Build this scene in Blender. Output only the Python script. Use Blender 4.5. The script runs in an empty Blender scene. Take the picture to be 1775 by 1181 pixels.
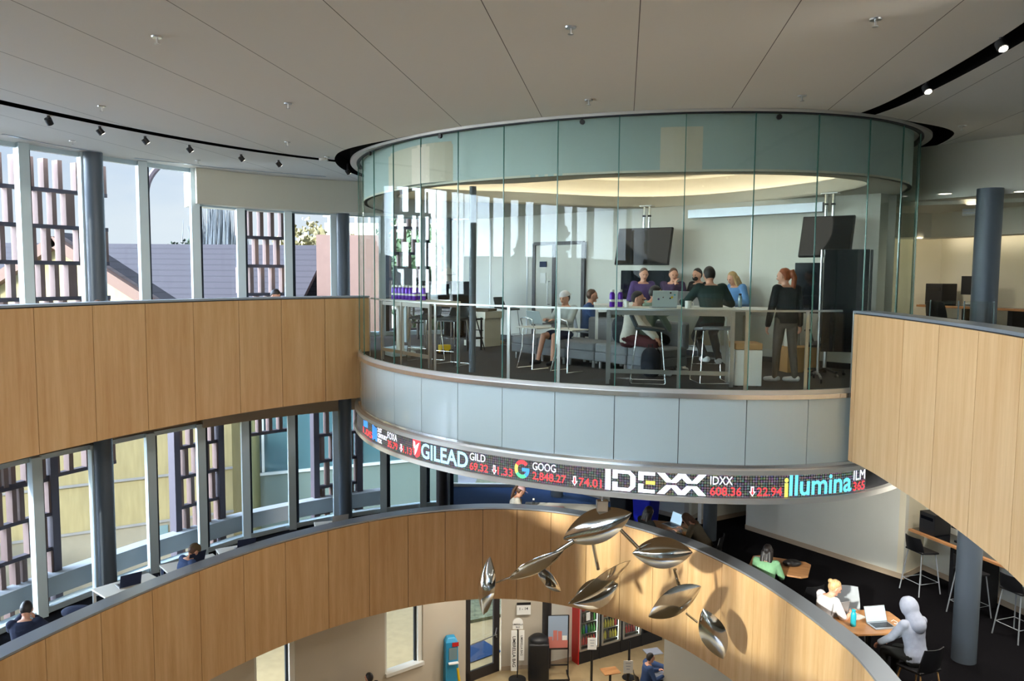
import bpy, bmesh, math, random
from mathutils import Vector, Matrix, Quaternion
R_ = random.Random(7)
scene = bpy.context.scene
COL = scene.collection
PI = math.pi
# ---------------------------------------------------------------- camera
FPX, PITCH, ROLL, ZC = 1376.9, 0.0833, 0.0077, 1.5
IW, IH = 1775, 1181
cd = bpy.data.cameras.new('camera'); cam = bpy.data.objects.new('camera', cd); COL.objects.link(cam)
cd.sensor_width = 36.0; cd.sensor_fit = 'HORIZONTAL'; cd.lens = FPX / IW * 36.0
cd.clip_start = 0.05; cd.clip_end = 400
cam.matrix_world = Matrix.Translation((0, 0, ZC)) @ Matrix.Rotation(PI/2 - PITCH, 4, 'X') @ Matrix.Rotation(ROLL, 4, 'Z')
scene.camera = cam
vs = scene.view_settings
vs.view_transform = 'Standard'; vs.look = 'None'; vs.gamma = 1; vs.use_curve_mapping = False
vs.exposure = 1.38
scene.cycles.use_denoising = True
scene.cycles.max_bounces = 8; scene.cycles.diffuse_bounces = 4; scene.cycles.glossy_bounces = 4
scene.cycles.transparent_max_bounces = 16; scene.cycles.transmission_bounces = 4
scene.cycles.caustics_reflective = False; scene.cycles.caustics_refractive = False
scene.cycles.sample_clamp_indirect = 4.0
# ---------------------------------------------------------------- world and sun
SKY_LOW, SKY_HIGH = 0.42, 15.0
w = bpy.data.worlds.new('sky'); scene.world = w; w.use_nodes = True
nt = w.node_tree; nt.nodes.clear()
def N(t, **k):
    n = nt.nodes.new(t)
    for a, b in k.items(): setattr(n, a, b)
    return n
tc = N('ShaderNodeTexCoord'); mp = N('ShaderNodeMapping'); mp.inputs['Scale'].default_value = (1.6, 1.6, 5.0)
nz = N('ShaderNodeTexNoise'); nz.inputs['Scale'].default_value = 1.5; nz.inputs['Detail'].default_value = 7; nz.inputs['Roughness'].default_value = .58
cr = N('ShaderNodeValToRGB'); cr.color_ramp.elements[0].position = .38; cr.color_ramp.elements[1].position = .62
cr.color_ramp.elements[0].color = (.36, .54, .84, 1); cr.color_ramp.elements[1].color = (.80, .85, .92, 1)
sx = N('ShaderNodeSeparateXYZ')
hr = N('ShaderNodeMapRange'); hr.inputs['From Min'].default_value = 0.0; hr.inputs['From Max'].default_value = .22
mx = N('ShaderNodeMix', data_type='RGBA'); mx.inputs[6].default_value = (.80, .86, .92, 1)
bg = N('ShaderNodeBackground'); bg.inputs['Strength'].default_value = 1.25
wo = N('ShaderNodeOutputWorld')
L = nt.links.new
L(tc.outputs['Generated'], mp.inputs['Vector']); L(mp.outputs['Vector'], nz.inputs['Vector']); L(nz.outputs['Fac'], cr.inputs['Fac'])
L(tc.outputs['Generated'], sx.inputs['Vector']); L(sx.outputs['Z'], hr.inputs['Value']); L(hr.outputs['Result'], mx.inputs[0])
L(cr.outputs['Color'], mx.inputs[7]); L(mx.outputs[2], bg.inputs['Color'])
# the sky is brighter high up and in the hazy west, left of the camera, than in front
dt = N('ShaderNodeVectorMath', operation='DOT_PRODUCT'); dt.inputs[1].default_value = (-.94, -.22, .26)
m1 = N('ShaderNodeMapRange'); m1.interpolation_type = 'SMOOTHSTEP'; m1.inputs['From Min'].default_value = .45; m1.inputs['From Max'].default_value = 1.0
m1.inputs['To Min'].default_value = SKY_LOW; m1.inputs['To Max'].default_value = SKY_HIGH
L(tc.outputs['Generated'], dt.inputs[0]); L(dt.outputs['Value'], m1.inputs['Value']); L(m1.outputs['Result'], bg.inputs['Strength'])
L(bg.outputs['Background'], wo.inputs['Surface'])
sd = bpy.data.lights.new('sun', 'SUN'); sun = bpy.data.objects.new('sun', sd); COL.objects.link(sun)
sd.energy = 2.8; sd.angle = math.radians(1.6); sd.color = (1, .93, .82)
sun.rotation_euler = Vector((1.17, 1.9, -0.80)).to_track_quat('-Z', 'Y').to_euler()
sun.location = (-12, -18, 12)

# ---------------------------------------------------------------- materials
def mat(name, col, rough=.6, metal=0, var=0, vscale=8, bump=0, bscale=60, emit=0, stretch=None, spec=.5, coat=0, ecol=None):
    m = bpy.data.materials.new(name); m.use_nodes = True
    t = m.node_tree; b = t.nodes['Principled BSDF']
    c = tuple((x/255) if x > 1 else x for x in col)
    def lin(u): return u/12.92 if u <= .04045 else ((u+.055)/1.055)**2.4
    c = tuple(lin(x) for x in c)
    b.inputs['Base Color'].default_value = (*c, 1); b.inputs['Roughness'].default_value = rough
    b.inputs['Metallic'].default_value = metal; b.inputs['Specular IOR Level'].default_value = spec
    b.inputs['Coat Weight'].default_value = coat
    if emit:
        e = tuple(lin(x/255) for x in ecol) if ecol else c
        b.inputs['Emission Color'].default_value = (*e, 1); b.inputs['Emission Strength'].default_value = emit
    tcn = mpn = None
    if var or bump:
        tcn = t.nodes.new('ShaderNodeTexCoord'); mpn = t.nodes.new('ShaderNodeMapping')
        if stretch: mpn.inputs['Scale'].default_value = stretch
        t.links.new(tcn.outputs['Object'], mpn.inputs['Vector'])
    if var:
        n = t.nodes.new('ShaderNodeTexNoise'); n.inputs['Scale'].default_value = vscale; n.inputs['Detail'].default_value = 4
        t.links.new(mpn.outputs['Vector'], n.inputs['Vector'])
        r = t.nodes.new('ShaderNodeValToRGB')
        r.color_ramp.elements[0].position = .3; r.color_ramp.elements[1].position = .7
        r.color_ramp.elements[0].color = (*[x*(1-var) for x in c], 1); r.color_ramp.elements[1].color = (*[min(1, x*(1+var)) for x in c], 1)
        t.links.new(n.outputs['Fac'], r.inputs['Fac']); t.links.new(r.outputs['Color'], b.inputs['Base Color'])
    if bump:
        n2 = t.nodes.new('ShaderNodeTexNoise'); n2.inputs['Scale'].default_value = bscale; n2.inputs['Detail'].default_value = 3
        t.links.new(mpn.outputs['Vector'], n2.inputs['Vector'])
        bn = t.nodes.new('ShaderNodeBump'); bn.inputs['Strength'].default_value = bump; bn.inputs['Distance'].default_value = .01
        t.links.new(n2.outputs['Fac'], bn.inputs['Height']); t.links.new(bn.outputs['Normal'], b.inputs['Normal'])
    return m
def glass(name, tint, refl=.06, boost=1.0):
    m = bpy.data.materials.new(name); m.use_nodes = True; t = m.node_tree; t.nodes.clear()
    o = t.nodes.new('ShaderNodeOutputMaterial'); tr = t.nodes.new('ShaderNodeBsdfTransparent'); tr.inputs['Color'].default_value = (*tint, 1)
    g = t.nodes.new('ShaderNodeBsdfGlossy'); g.inputs['Roughness'].default_value = 0.0; g.inputs['Color'].default_value = (.92, .97, 1, 1)
    lw = t.nodes.new('ShaderNodeLayerWeight'); lw.inputs['Blend'].default_value = .25
    ma = t.nodes.new('ShaderNodeMath'); ma.operation = 'MULTIPLY_ADD'; ma.inputs[1].default_value = boost; ma.inputs[2].default_value = refl; ma.use_clamp = True
    x = t.nodes.new('ShaderNodeMixShader')
    t.links.new(lw.outputs['Fresnel'], ma.inputs[0]); t.links.new(ma.outputs[0], x.inputs[0])
    t.links.new(tr.outputs[0], x.inputs[1]); t.links.new(g.outputs[0], x.inputs[2]); t.links.new(x.outputs[0], o.inputs['Surface'])
    return m
def wood(name, ca, cb, scl=(9, 9, .55), rough=.42):
    m = mat(name, ca, rough, 0); t = m.node_tree; b = t.nodes['Principled BSDF']
    def lin(u): u /= 255; return u/12.92 if u <= .04045 else ((u+.055)/1.055)**2.4
    tcn = t.nodes.new('ShaderNodeTexCoord'); mpn = t.nodes.new('ShaderNodeMapping'); mpn.inputs['Scale'].default_value = scl
    oi = t.nodes.new('ShaderNodeObjectInfo'); ad = t.nodes.new('ShaderNodeVectorMath'); ad.operation = 'ADD'
    sc_ = t.nodes.new('ShaderNodeVectorMath'); sc_.operation = 'SCALE'; sc_.inputs['Scale'].default_value = 60
    t.links.new(oi.outputs['Random'], sc_.inputs[0]); t.links.new(tcn.outputs['Object'], mpn.inputs['Vector'])
    t.links.new(mpn.outputs['Vector'], ad.inputs[0]); t.links.new(sc_.outputs[0], ad.inputs[1])
    n = t.nodes.new('ShaderNodeTexNoise'); n.inputs['Scale'].default_value = 1.0; n.inputs['Detail'].default_value = 6; n.inputs['Roughness'].default_value = .6
    t.links.new(ad.outputs[0], n.inputs['Vector'])
    mp2 = t.nodes.new('ShaderNodeMapping'); mp2.inputs['Scale'].default_value = (120, 120, 6); t.links.new(tcn.outputs['Object'], mp2.inputs['Vector'])
    n2 = t.nodes.new('ShaderNodeTexNoise'); n2.inputs['Scale'].default_value = 1; t.links.new(mp2.outputs['Vector'], n2.inputs['Vector'])
    mm = t.nodes.new('ShaderNodeMath'); mm.operation = 'MULTIPLY_ADD'; mm.inputs[1].default_value = .25
    t.links.new(n2.outputs['Fac'], mm.inputs[0]); t.links.new(n.outputs['Fac'], mm.inputs[2])
    r = t.nodes.new('ShaderNodeValToRGB'); r.color_ramp.elements[0].position = .42; r.color_ramp.elements[1].position = .82
    r.color_ramp.elements[0].color = (*[lin(x) for x in ca], 1); r.color_ramp.elements[1].color = (*[lin(x) for x in cb], 1)
    t.links.new(mm.outputs[0], r.inputs['Fac']); t.links.new(r.outputs['Color'], b.inputs['Base Color'])
    return m
M = {}
M['wood'] = wood('maple_veneer', (200, 155, 104), (220, 182, 134))
M['desk_wood'] = wood('desk_oak', (158, 108, 66), (190, 140, 92), (2, 9, 9))
M['white'] = mat('white_paint', (222, 220, 210), .7, var=.02, vscale=3)
M['wall'] = mat('wall_paint', (214, 214, 204), .75, var=.02, vscale=2, bump=.05)
M['beige_wall'] = mat('beige_wall_paint', (196, 186, 168), .8, var=.02, vscale=2, bump=.05)
M['warm_wall'] = mat('cream_wall_paint', (222, 214, 190), .8, var=.02, vscale=2)
M['tan_soffit'] = mat('tan_soffit_paint', (176, 158, 136), .8)
M['grey_bulk'] = mat('grey_bulkhead_paint', (226, 223, 208), .8)
M['frit'] = mat('frosted_glass_band', (186, 206, 206), .5)
M['cove_paint'] = mat('cove_paint', (228, 220, 204), .8)
M['drum_panel'] = mat('back_painted_glass_panel', (186, 200, 200), .12, spec=.6, coat=.3)
M['black'] = mat('black_plastic', (22, 22, 25), .45)
M['matte_black'] = mat('matte_black_recess', (8, 8, 9), .9, spec=.1)
M['screen_black'] = mat('black_screen_glass', (10, 12, 18), .06, coat=.5)
M['carpet'] = mat('charcoal_carpet', (15, 14, 17), .95, var=.25, vscale=40, bump=.6, bscale=220, spec=.05)
M['sky_sheen_mat_blue'] = mat('blue_sky_sheen_and_mat', (40, 66, 104), .85, var=.12, vscale=40, bump=.4, bscale=220, spec=.3)  # blue sky sheen painted into the carpet; also colours the door mat
M['carpet_room'] = mat('dark_grey_loop_carpet', (80, 77, 76), .95, var=.22, vscale=45, bump=.6, bscale=220, spec=.15)
M['tile'] = mat('beige_floor_tile', (176, 154, 116), .35, var=.08, vscale=5)
M['steel'] = mat('brushed_steel', (200, 200, 200), .28, 1)
M['chrome'] = mat('chrome_tube', (225, 228, 230), .12, 1)
M['mirror'] = mat('polished_aluminium', (214, 214, 212), .09, 1, var=.03, vscale=5)
M['alu'] = mat('anodised_aluminium', (198, 214, 220), .4, .25)
M['alu_dark'] = mat('dark_gasket_aluminium', (40, 50, 62), .5, .2)
M['cap'] = mat('grey_metal_cap', (176, 184, 194), .36, .7)
M['cap_edge'] = mat('dark_cap_edge', (38, 40, 46), .5, .3)
M['col'] = mat('grey_column_paint', (88, 98, 108), .45, .1)
M['col_dark'] = mat('dark_bronze_column', (44, 40, 40), .5)
M['terracotta'] = mat('terracotta_fin', (112, 89, 82), .8, var=.06, vscale=4)
M['screen_frame'] = mat('dark_screen_frame', (74, 66, 74), .6, .2)
M['siding'] = mat('yellow_brick_siding', (158, 149, 112), .85, var=.12, vscale=1, stretch=(9, 9, 1.3))
M['siding_low'] = mat('cream_stucco_base', (146, 143, 130), .85, var=.03)
M['roof_trim'] = mat('brown_fascia_board', (108, 84, 74), .7)
M['concrete'] = mat('pale_concrete', (140, 142, 144), .8, var=.05, vscale=3)
M['teal_glass'] = mat('teal_glazing', (70, 104, 114), .08, .0, spec=.8, coat=.6)
M['teal_pale'] = mat('pale_teal_spandrel', (104, 124, 124), .2, spec=.6)
M['pane_grey'] = mat('grey_window_glass', (110, 140, 150), .1, spec=.8)
M['grass'] = mat('dry_grass', (120, 122, 96), .95, var=.35, vscale=6, bump=.6, bscale=20)
M['paving'] = mat('pale_paving', (140, 142, 148), .8, var=.05, vscale=2)
M['leaf'] = mat('green_foliage', (78, 100, 70), .8, var=.45, vscale=3)
M['leaf_dark'] = mat('dark_cypress_foliage', (52, 66, 54), .85, var=.4, vscale=3)
M['leaf_gold'] = mat('golden_autumn_foliage', (136, 128, 92), .8, var=.35, vscale=2)
M['twig'] = mat('bare_grey_twigs', (110, 118, 126), .9)
M['bark'] = mat('bark', (92, 80, 70), .9)
M['red'] = mat('red_machine_paint', (186, 20, 24), .35, coat=.3)
M['blue_bin'] = mat('blue_bin_plastic', (18, 30, 190), .4)
M['sky_blue'] = mat('bright_blue_kiosk', (40, 150, 200), .4)
M['yellow'] = mat('yellow_plastic', (226, 190, 30), .5)
M['purple'] = mat('purple_bottle_metal', (96, 30, 170), .3, .3)
M['grey_fabric'] = mat('grey_upholstery', (128, 130, 134), .95, var=.06, vscale=60, bump=.3, bscale=300)
M['dark_seat'] = mat('dark_moulded_seat', (40, 52, 58), .4)
M['grey_shell'] = mat('grey_moulded_shell', (150, 156, 162), .4)
M['paper'] = mat('white_paper', (236, 236, 232), .7)
M['teal'] = mat('teal_bottle_plastic', (40, 170, 190), .35)
M['lap_grey'] = mat('aluminium_laptop', (176, 178, 182), .3, .6)
M['lap_white'] = mat('pale_laptop_lid', (200, 214, 216), .35, .1)
M['screen_on'] = mat('lit_laptop_screen', (150, 180, 200), .3, emit=.55)
M['tan_box'] = mat('cardboard', (186, 144, 92), .85)
M['cream_box'] = mat('cream_laminate', (206, 202, 184), .5)
M['socket_white'] = mat('ivory_plastic', (230, 230, 224), .5)
M['skin'] = mat('light_skin', (214, 160, 134), .55)
M['skin2'] = mat('tan_skin', (186, 132, 104), .55)
M['lips'] = mat('lip_tone', (170, 92, 86), .5)
M['eye'] = mat('dark_eye', (30, 24, 22), .2)
M['hair_brown'] = mat('brown_hair', (84, 56, 38), .5, var=.3, vscale=60, stretch=(1, 1, .2))
M['hair_dark'] = mat('black_brown_hair', (34, 27, 26), .45, var=.2, vscale=60)
M['hair_blond'] = mat('blond_hair', (184, 154, 108), .5, var=.25, vscale=50, stretch=(1, 1, .2))
M['hair_red'] = mat('auburn_hair', (150, 76, 36), .5, var=.3, vscale=50, stretch=(1, 1, .2))
M['ticker_trim'] = mat('satin_silver_trim', (206, 204, 198), .3, .45)
M['trim_chrome'] = mat('polished_trim', (222, 220, 218), .14, .85)
M['glass_room'] = glass('green_tinted_enclosure_glass', (.90, .928, .905), .012, .05)
M['glass_edge'] = mat('green_glass_edge', (70, 120, 110), .2, spec=.8)
M['glass_win'] = glass('window_glass', (.93, .955, .96), .0, .12)
M['glass_clear'] = glass('clear_glass', (.93, .96, .95), .03, .5)
M['cove'] = mat('cove_light', (255, 247, 236), .5, emit=3.5)
M['lamp'] = mat('lamp_lens', (255, 246, 226), .5, emit=3)
M['fridge_light'] = mat('fridge_strip_light', (240, 250, 230), .5, emit=3)
def cloth(name, col, **k): M[name] = mat(name, col, .9, var=k.get('var', .06), vscale=20, bump=.25, bscale=90)
for n_, c_ in dict(cloth_green=(22, 50, 48), cloth_black=(22, 24, 26), cloth_dk=(30, 32, 42), cloth_grey=(150, 154, 160), cloth_cream=(206, 202, 190), cloth_maroon=(92, 46, 50),
        cloth_purple=(86, 66, 120), cloth_plum=(70, 52, 84), cloth_denim=(96, 140, 190), cloth_leg=(104, 96, 88), cloth_navy=(28, 38, 66), cloth_white=(222, 218, 222), cloth_olive=(104, 96, 80),
        cloth_sage=(120, 138, 120), cloth_pink=(216, 176, 178), cloth_hood=(148, 154, 170), cloth_ltgrey=(176, 182, 180), cloth_beanie=(86, 70, 46), cloth_mint=(120, 168, 128), cloth_blue=(52, 74, 116), shoe_white=(220, 222, 224), shoe_dark=(40, 42, 48)).items(): cloth(n_, c_)

# ---------------------------------------------------------------- mesh helpers
class MB:
    def __init__(s): s.v = []; s.f = []
    def add(s, vs_, fs):
        o = len(s.v); s.v += [tuple(p) for p in vs_]; s.f += [tuple(i+o for i in f) for f in fs]; return s
    def box(s, c, d, rz=0, rot=None):
        m = Matrix.Rotation(rz, 3, 'Z') if rot is None else rot
        vs_ = [Vector(c) + m @ Vector((d[0]/2*a, d[1]/2*b, d[2]/2*e)) for a in (-1, 1) for b in (-1, 1) for e in (-1, 1)]
        return s.add(vs_, [(0, 1, 3, 2), (4, 6, 7, 5), (0, 4, 5, 1), (2, 3, 7, 6), (0, 2, 6, 4), (1, 5, 7, 3)])
    def bar(s, a, b, wd, ht, up=(0, 0, 1)):
        a, b = Vector(a), Vector(b); d = (b-a); ln = d.length
        if ln < 1e-6: return s
        d.normalize(); x = d.cross(Vector(up))
        if x.length < 1e-4: x = d.cross(Vector((1, 0, 0)))
        x.normalize(); y = x.cross(d)
        vs_ = [p + x*wd/2*i + y*ht/2*j for p in (a, b) for i, j in ((-1, -1), (1, -1), (1, 1), (-1, 1))]
        return s.add(vs_, [(3, 2, 1, 0), (4, 5, 6, 7), (0, 1, 5, 4), (1, 2, 6, 5), (2, 3, 7, 6), (3, 0, 4, 7)])
    def loft(s, rings, close=True):
        n = len(rings[0]); o = len(s.v)
        for r in rings: s.v += [tuple(p) for p in r]
        for k in range(len(rings)-1):
            for i in range(n):
                a = o+k*n+i; b = o+k*n+(i+1) % n
                s.f.append((a, b, b+n, a+n))
        if close:
            s.f.append(tuple(o+i for i in reversed(range(n)))); s.f.append(tuple(o+(len(rings)-1)*n+i for i in range(n)))
        return s
    def tube(s, pts, r, n=10):
        P = [Vector(p) for p in pts]; rr = r if isinstance(r, (list, tuple)) else [r]*len(P)
        rings = []; ux = None
        for i, p in enumerate(P):
            if i == 0: d = P[1]-P[0]
            elif i == len(P)-1: d = P[-1]-P[-2]
            else: d = (P[i+1]-P[i]).normalized() + (P[i]-P[i-1]).normalized()
            if d.length < 1e-9: d = Vector((0, 0, 1))
            d.normalize()
            if ux is None:
                ux = d.cross(Vector((0, 0, 1)))
                if ux.length < 1e-3: ux = Vector((1, 0, 0))
            ux = (ux - d*ux.dot(d)).normalized(); uy = d.cross(ux)
            rings.append([p + (ux*math.cos(2*PI*k/n) + uy*math.sin(2*PI*k/n))*rr[i] for k in range(n)])
        return s.loft(rings)
    def cyl(s, a, b, r, n=16): return s.tube([a, b], r, n)
    def lathe(s, prof, c=(0, 0, 0), n=20):
        c = Vector(c)
        return s.loft([[c + Vector((r*math.cos(2*PI*k/n), r*math.sin(2*PI*k/n), z)) for k in range(n)] for r, z in prof])
    def ball(s, c, r, n=14, rot=None, fn=None):
        c = Vector(c); r = Vector((r, r, r)) if isinstance(r, (int, float)) else Vector(r); k = n//2+1; rings = []
        for i in range(1, k):
            t = PI*i/k
            rg = []
            for j in range(n):
                p = Vector((math.sin(t)*math.cos(2*PI*j/n), math.sin(t)*math.sin(2*PI*j/n), -math.cos(t)))
                if fn: p = fn(p)
                p = Vector((p.x*r.x, p.y*r.y, p.z*r.z))
                if rot is not None: p = rot @ p
                rg.append(c+p)
            rings.append(rg)
        return s.loft(rings)
    def prism(s, poly, z0, z1):
        n = len(poly); o = len(s.v)
        s.v += [(x, y, z0) for x, y in poly] + [(x, y, z1) for x, y in poly]
        s.f.append(tuple(o+i for i in reversed(range(n)))); s.f.append(tuple(o+n+i for i in range(n)))
        for i in range(n): j = (i+1) % n; s.f.append((o+i, o+j, o+n+j, o+n+i))
        return s
    def xf(s, m):
        s.v = [tuple(m @ Vector(p)) for p in s.v]; return s
    def build(s, name, m, parent=None, smooth=False, bevel=0, recalc=True):
        me = bpy.data.meshes.new(name); me.from_pydata(s.v, [], s.f); me.update()
        o = bpy.data.objects.new(name, me); COL.objects.link(o)
        me.materials.append(M[m] if isinstance(m, str) else m)
        if recalc or bevel:
            b = bmesh.new(); b.from_mesh(me)
            bmesh.ops.recalc_face_normals(b, faces=b.faces)
            b.to_mesh(me); b.free()
        if bevel:
            md = o.modifiers.new('bevel', 'BEVEL'); md.width = bevel; md.segments = 2; md.limit_method = 'ANGLE'
        if smooth:
            for p in me.polygons: p.use_smooth = True
            if hasattr(me, 'set_sharp_from_angle'): me.set_sharp_from_angle(angle=math.radians(45))
        if parent is not None:
            o.parent = parent
            o.matrix_parent_inverse = Matrix.Identity(4) if parent.name in LOCAL else parent.matrix_basis.inverted()
        return o
def tag(o, label=None, cat=None, group=None, kind=None):
    if label: o['label'] = label
    if cat: o['category'] = cat
    if group: o['group'] = group
    if kind: o['kind'] = kind
    return o
def thing(name, label, cat, loc=(0, 0, 0), rz=0, group=None, local=False):
    o = bpy.data.objects.new(name, None); COL.objects.link(o); o.location = loc; o.rotation_euler = (0, 0, rz); o.empty_display_size = .1
    if local: LOCAL.add(o.name)
    return tag(o, label, cat, group)
def struct(mb, name, m, parent=None, **k):
    o = mb.build(name, m, parent, **k)
    if parent is None: o['kind'] = 'structure'
    return o
def kids(o): return [c for c in bpy.data.objects if c.parent == o]
def dup(root, loc, rz, label, group=None):
    r = root.copy(); COL.objects.link(r); r.location = loc; r.rotation_euler = (0, 0, rz); r['label'] = label
    if group: r['group'] = group
    for ch in kids(root):
        c = ch.copy(); COL.objects.link(c); c.parent = r
        for g in kids(ch): d = g.copy(); COL.objects.link(d); d.parent = c
    return r
def mref(w_, label): w_['label'] = label; return w_
# pixel of the photograph -> the place it shows, on a level z or at a depth y
_cp, _sp, _cr, _sr = math.cos(PITCH), math.sin(PITCH), math.cos(ROLL), -math.sin(ROLL)
def ray(px, py):
    x = (px-IW/2)/FPX; y = (IH/2-py)/FPX
    x, y = _cr*x-_sr*y, _sr*x+_cr*y
    return Vector((x, _cp+y*_sp, -_sp+y*_cp))
def atz(px, py, z): d = ray(px, py); t = (z-ZC)/d.z; return Vector((d.x*t, d.y*t, z))
def aty(px, py, Y): d = ray(px, py); t = Y/d.y; return Vector((d.x*t, Y, ZC+d.z*t))
def pxof(x, y, z):
    z -= ZC; Fw = y*_cp-z*_sp; U = y*_sp+z*_cp; a, b = x/Fw, U/Fw; a, b = _cr*a+_sr*b, -_sr*a+_cr*b
    return IW/2+FPX*a, IH/2-FPX*b
LOCAL = set()
ORD = 'first second third fourth fifth sixth seventh eighth ninth tenth eleventh twelfth thirteenth fourteenth fifteenth sixteenth seventeenth eighteenth nineteenth twentieth'.split()
# plan curves
class Curve:
    def __init__(s, pts, closed=False, sub=12):
        P = [Vector((p[0], p[1])) for p in pts]; n = len(P); out = []
        rng = n if closed else n-1
        for i in range(rng):
            p0 = P[i-1] if (closed or i > 0) else P[0]*2-P[1]; p1 = P[i]; p2 = P[(i+1) % n]
            p3 = P[(i+2) % n] if (closed or i+2 < n) else P[-1]*2-P[-2]
            for k in range(sub):
                t = k/sub
                out.append(.5*((2*p1)+(p2-p0)*t+(2*p0-5*p1+4*p2-p3)*t*t+(-p0+3*p1-3*p2+p3)*t**3))
        if not closed: out.append(P[-1].copy())
        else: out.append(out[0].copy())
        s.p = out; s.closed = closed; s.s = [0]
        for a, b in zip(out, out[1:]): s.s.append(s.s[-1]+(b-a).length)
        s.L = s.s[-1]
        A = sum(a.x*b.y-b.x*a.y for a, b in zip(out, out[1:]+out[:1]))
        s.sgn = 1 if A > 0 else -1
    def at(s, u, off=0):
        if s.closed: u %= s.L
        u = max(0, min(s.L, u)); lo, hi = 0, len(s.s)-1
        while hi-lo > 1:
            m = (lo+hi)//2
            if s.s[m] <= u: lo = m
            else: hi = m
        a, b = s.p[lo], s.p[lo+1]; t = (u-s.s[lo])/max(1e-9, s.s[lo+1]-s.s[lo]); q = a.lerp(b, t)
        if off:
            n = s.nrm(u); q = q+n*off
        return q
    def nrm(s, u):
        e = .12; a, b = s._raw(u-e), s._raw(u+e); d = (b-a).normalized()
        return Vector((d.y, -d.x))*s.sgn      # outward
    def _raw(s, u):
        if s.closed: u %= s.L
        else: u = max(0, min(s.L, u))
        return s.at(u, 0)
    def near(s, x, y):
        q = Vector((x, y)); b = min(range(len(s.p)), key=lambda i: (s.p[i]-q).length_squared)
        best = s.s[b]
        for k in range(-20, 21):
            u = s.s[b]+k*.01
            if (s.at(u)-q).length_squared < (s.at(best)-q).length_squared: best = u
        return best
def strip(mb, c, u0, u1, o0, o1, z0, z1, seg=.12):
    """solid curved bar along a plan curve from arc u0 to u1, between two offsets and two levels"""
    n = max(1, int(abs(u1-u0)/seg)); rings = []
    for k in range(n+1):
        u = u0+(u1-u0)*k/n; a = c.at(u, o0); b = c.at(u, o1)
        rings.append([(a.x, a.y, z0), (b.x, b.y, z0), (b.x, b.y, z1), (a.x, a.y, z1)])
    return mb.loft(rings)
# ================================================================ plan of the place
Mv = [(-6.1,10.07),(-5.79,10.88),(-5.43,11.69),(-5.02,12.47),(-4.56,13.21),(-4.04,13.89),(-3.42,14.53),(-2.75,15.08),(-2.05,15.51),(-1.33,15.8),(-0.57,15.96),(0.13,15.95),(0.82,15.78),(1.51,15.45),(2.13,15.01),(2.67,14.46),(3.17,13.79),(3.57,13.03),(3.88,12.26),(4.11,11.45),(4.28,10.62),(4.39,9.78)]
Rv = [(4.36,8.9),(4.29,8.0),(4.18,7.1),(4.03,6.25)]
near = [(3.8,5.4),(3.5,4.55),(3.1,3.75),(2.6,3.0),(2.0,2.2),(1.3,1.4),(.7,.85),(0,.62),(-.9,.62),(-1.8,.85),(-2.7,1.35),(-3.55,2.0),(-4.3,2.65),(-4.95,3.35),(-5.5,4.1),(-5.95,4.9),(-6.28,5.75),(-6.5,6.6),(-6.58,7.5),(-6.52,8.38),(-6.36,9.24)]
V = Curve(Mv+Rv+near, closed=True)            # edge of the atrium void
Ds = [(-2.29,13.24),(-1.87,12.56),(-1.37,11.94),(-0.78,11.39),(-0.13,10.93),(0.58,10.54),(1.34,10.24),(2.14,10.04),(2.98,9.96),(3.79,10.04),(4.54,10.3),(5.18,10.74)]
Dl = [(-2.93,16.35),(-2.95,15.6),(-2.84,14.75),(-2.61,13.97)]
Dr = [(5.7,11.32),(6.03,12.03),(6.19,12.8),(6.2,13.6)]
Db = [(6.0,15.0),(5.4,16.6),(4.4,18.0),(3.0,19.1),(1.3,19.6),(-.4,19.3),(-1.8,18.5),(-2.7,17.4)]
DR = Curve(Dl+Ds+Dr+Db, closed=True)          # the round glass room
Wn = [(-1.62,19.75),(-2.2,19.6),(-3.13,19.15),(-4.15,18.55),(-5.02,17.85),(-5.81,17.05),(-6.41,16.12),(-7.01,15.14),(-7.53,14.08),(-8.01,13.08),(-8.4,12.0),(-8.75,10.9),(-9.0,9.77),(-9.2,8.63),(-9.3,7.5),(-9.3,6.3),(-9.2,5.15),(-9.0,4.0),(-8.7,2.9),(-8.25,1.8),(-7.7,.8),(-7.0,-.1),(-6.2,-.95),(-5.3,-1.7),(-4.3,-2.3),(-3.2,-2.7),(-2.1,-3.0),(-1,-3.1),(.1,-3.1),(1.2,-3.0)]
Wc = Curve(Wn)                                # window wall, left of the picture and round behind the camera
CEIL, Z3, Z2, Z1 = 3.55, 0.0, -4.35, -8.7
DROP = 2.8                                    # ceiling inside the glass room
BOT = -0.868
def useg(c, pts): return [c.near(*p) for p in pts]

# ---------------------------------------------------------------- balustrades
def balustrade(name, label, us, ztop, zbot, u_start, u_end):
    t = thing(name, label, 'balcony wall', (V.at(us[len(us)//2]).x, V.at(us[len(us)//2]).y, zbot), group='curved wooden balcony walls')
    strip(MB(), V, u_start, u_end, .05, .24, zbot+.01, ztop-.03).build('wall_core', 'tan_soffit', t)
    strip(MB(), V, u_start, u_end, -.012, .285, ztop-.03, ztop).build('metal_cap', 'cap', t)
    strip(MB(), V, u_start, u_end, .03, .05, zbot+.01, ztop-.03).build('dark_backing', 'cap_edge', t)
    for a, b in zip(us, us[1:]):
        strip(MB(), V, a+.005, b-.005, 0, .03, zbot, ztop-.045, .1).build('wood_panel', 'wood', t)
    return t
uM = useg(V, Mv+Rv)
step = .87
def wrap(u0, u1):
    if u1 < u0: u1 += V.L
    return u0, u1
uR = [V.near(*p) for p in [(4.31,8.82),(4.27,7.96),(4.18,7.1),(4.04,6.25)]]
uRs = V.near(4.33, 10.12)
u_l3 = [V.near(*p) for p in [(-6.03,10.08),(-5.72,10.89),(-5.36,11.69),(-4.95,12.44),(-4.49,13.17),(-3.97,13.83),(-3.37,14.46)]]
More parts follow.
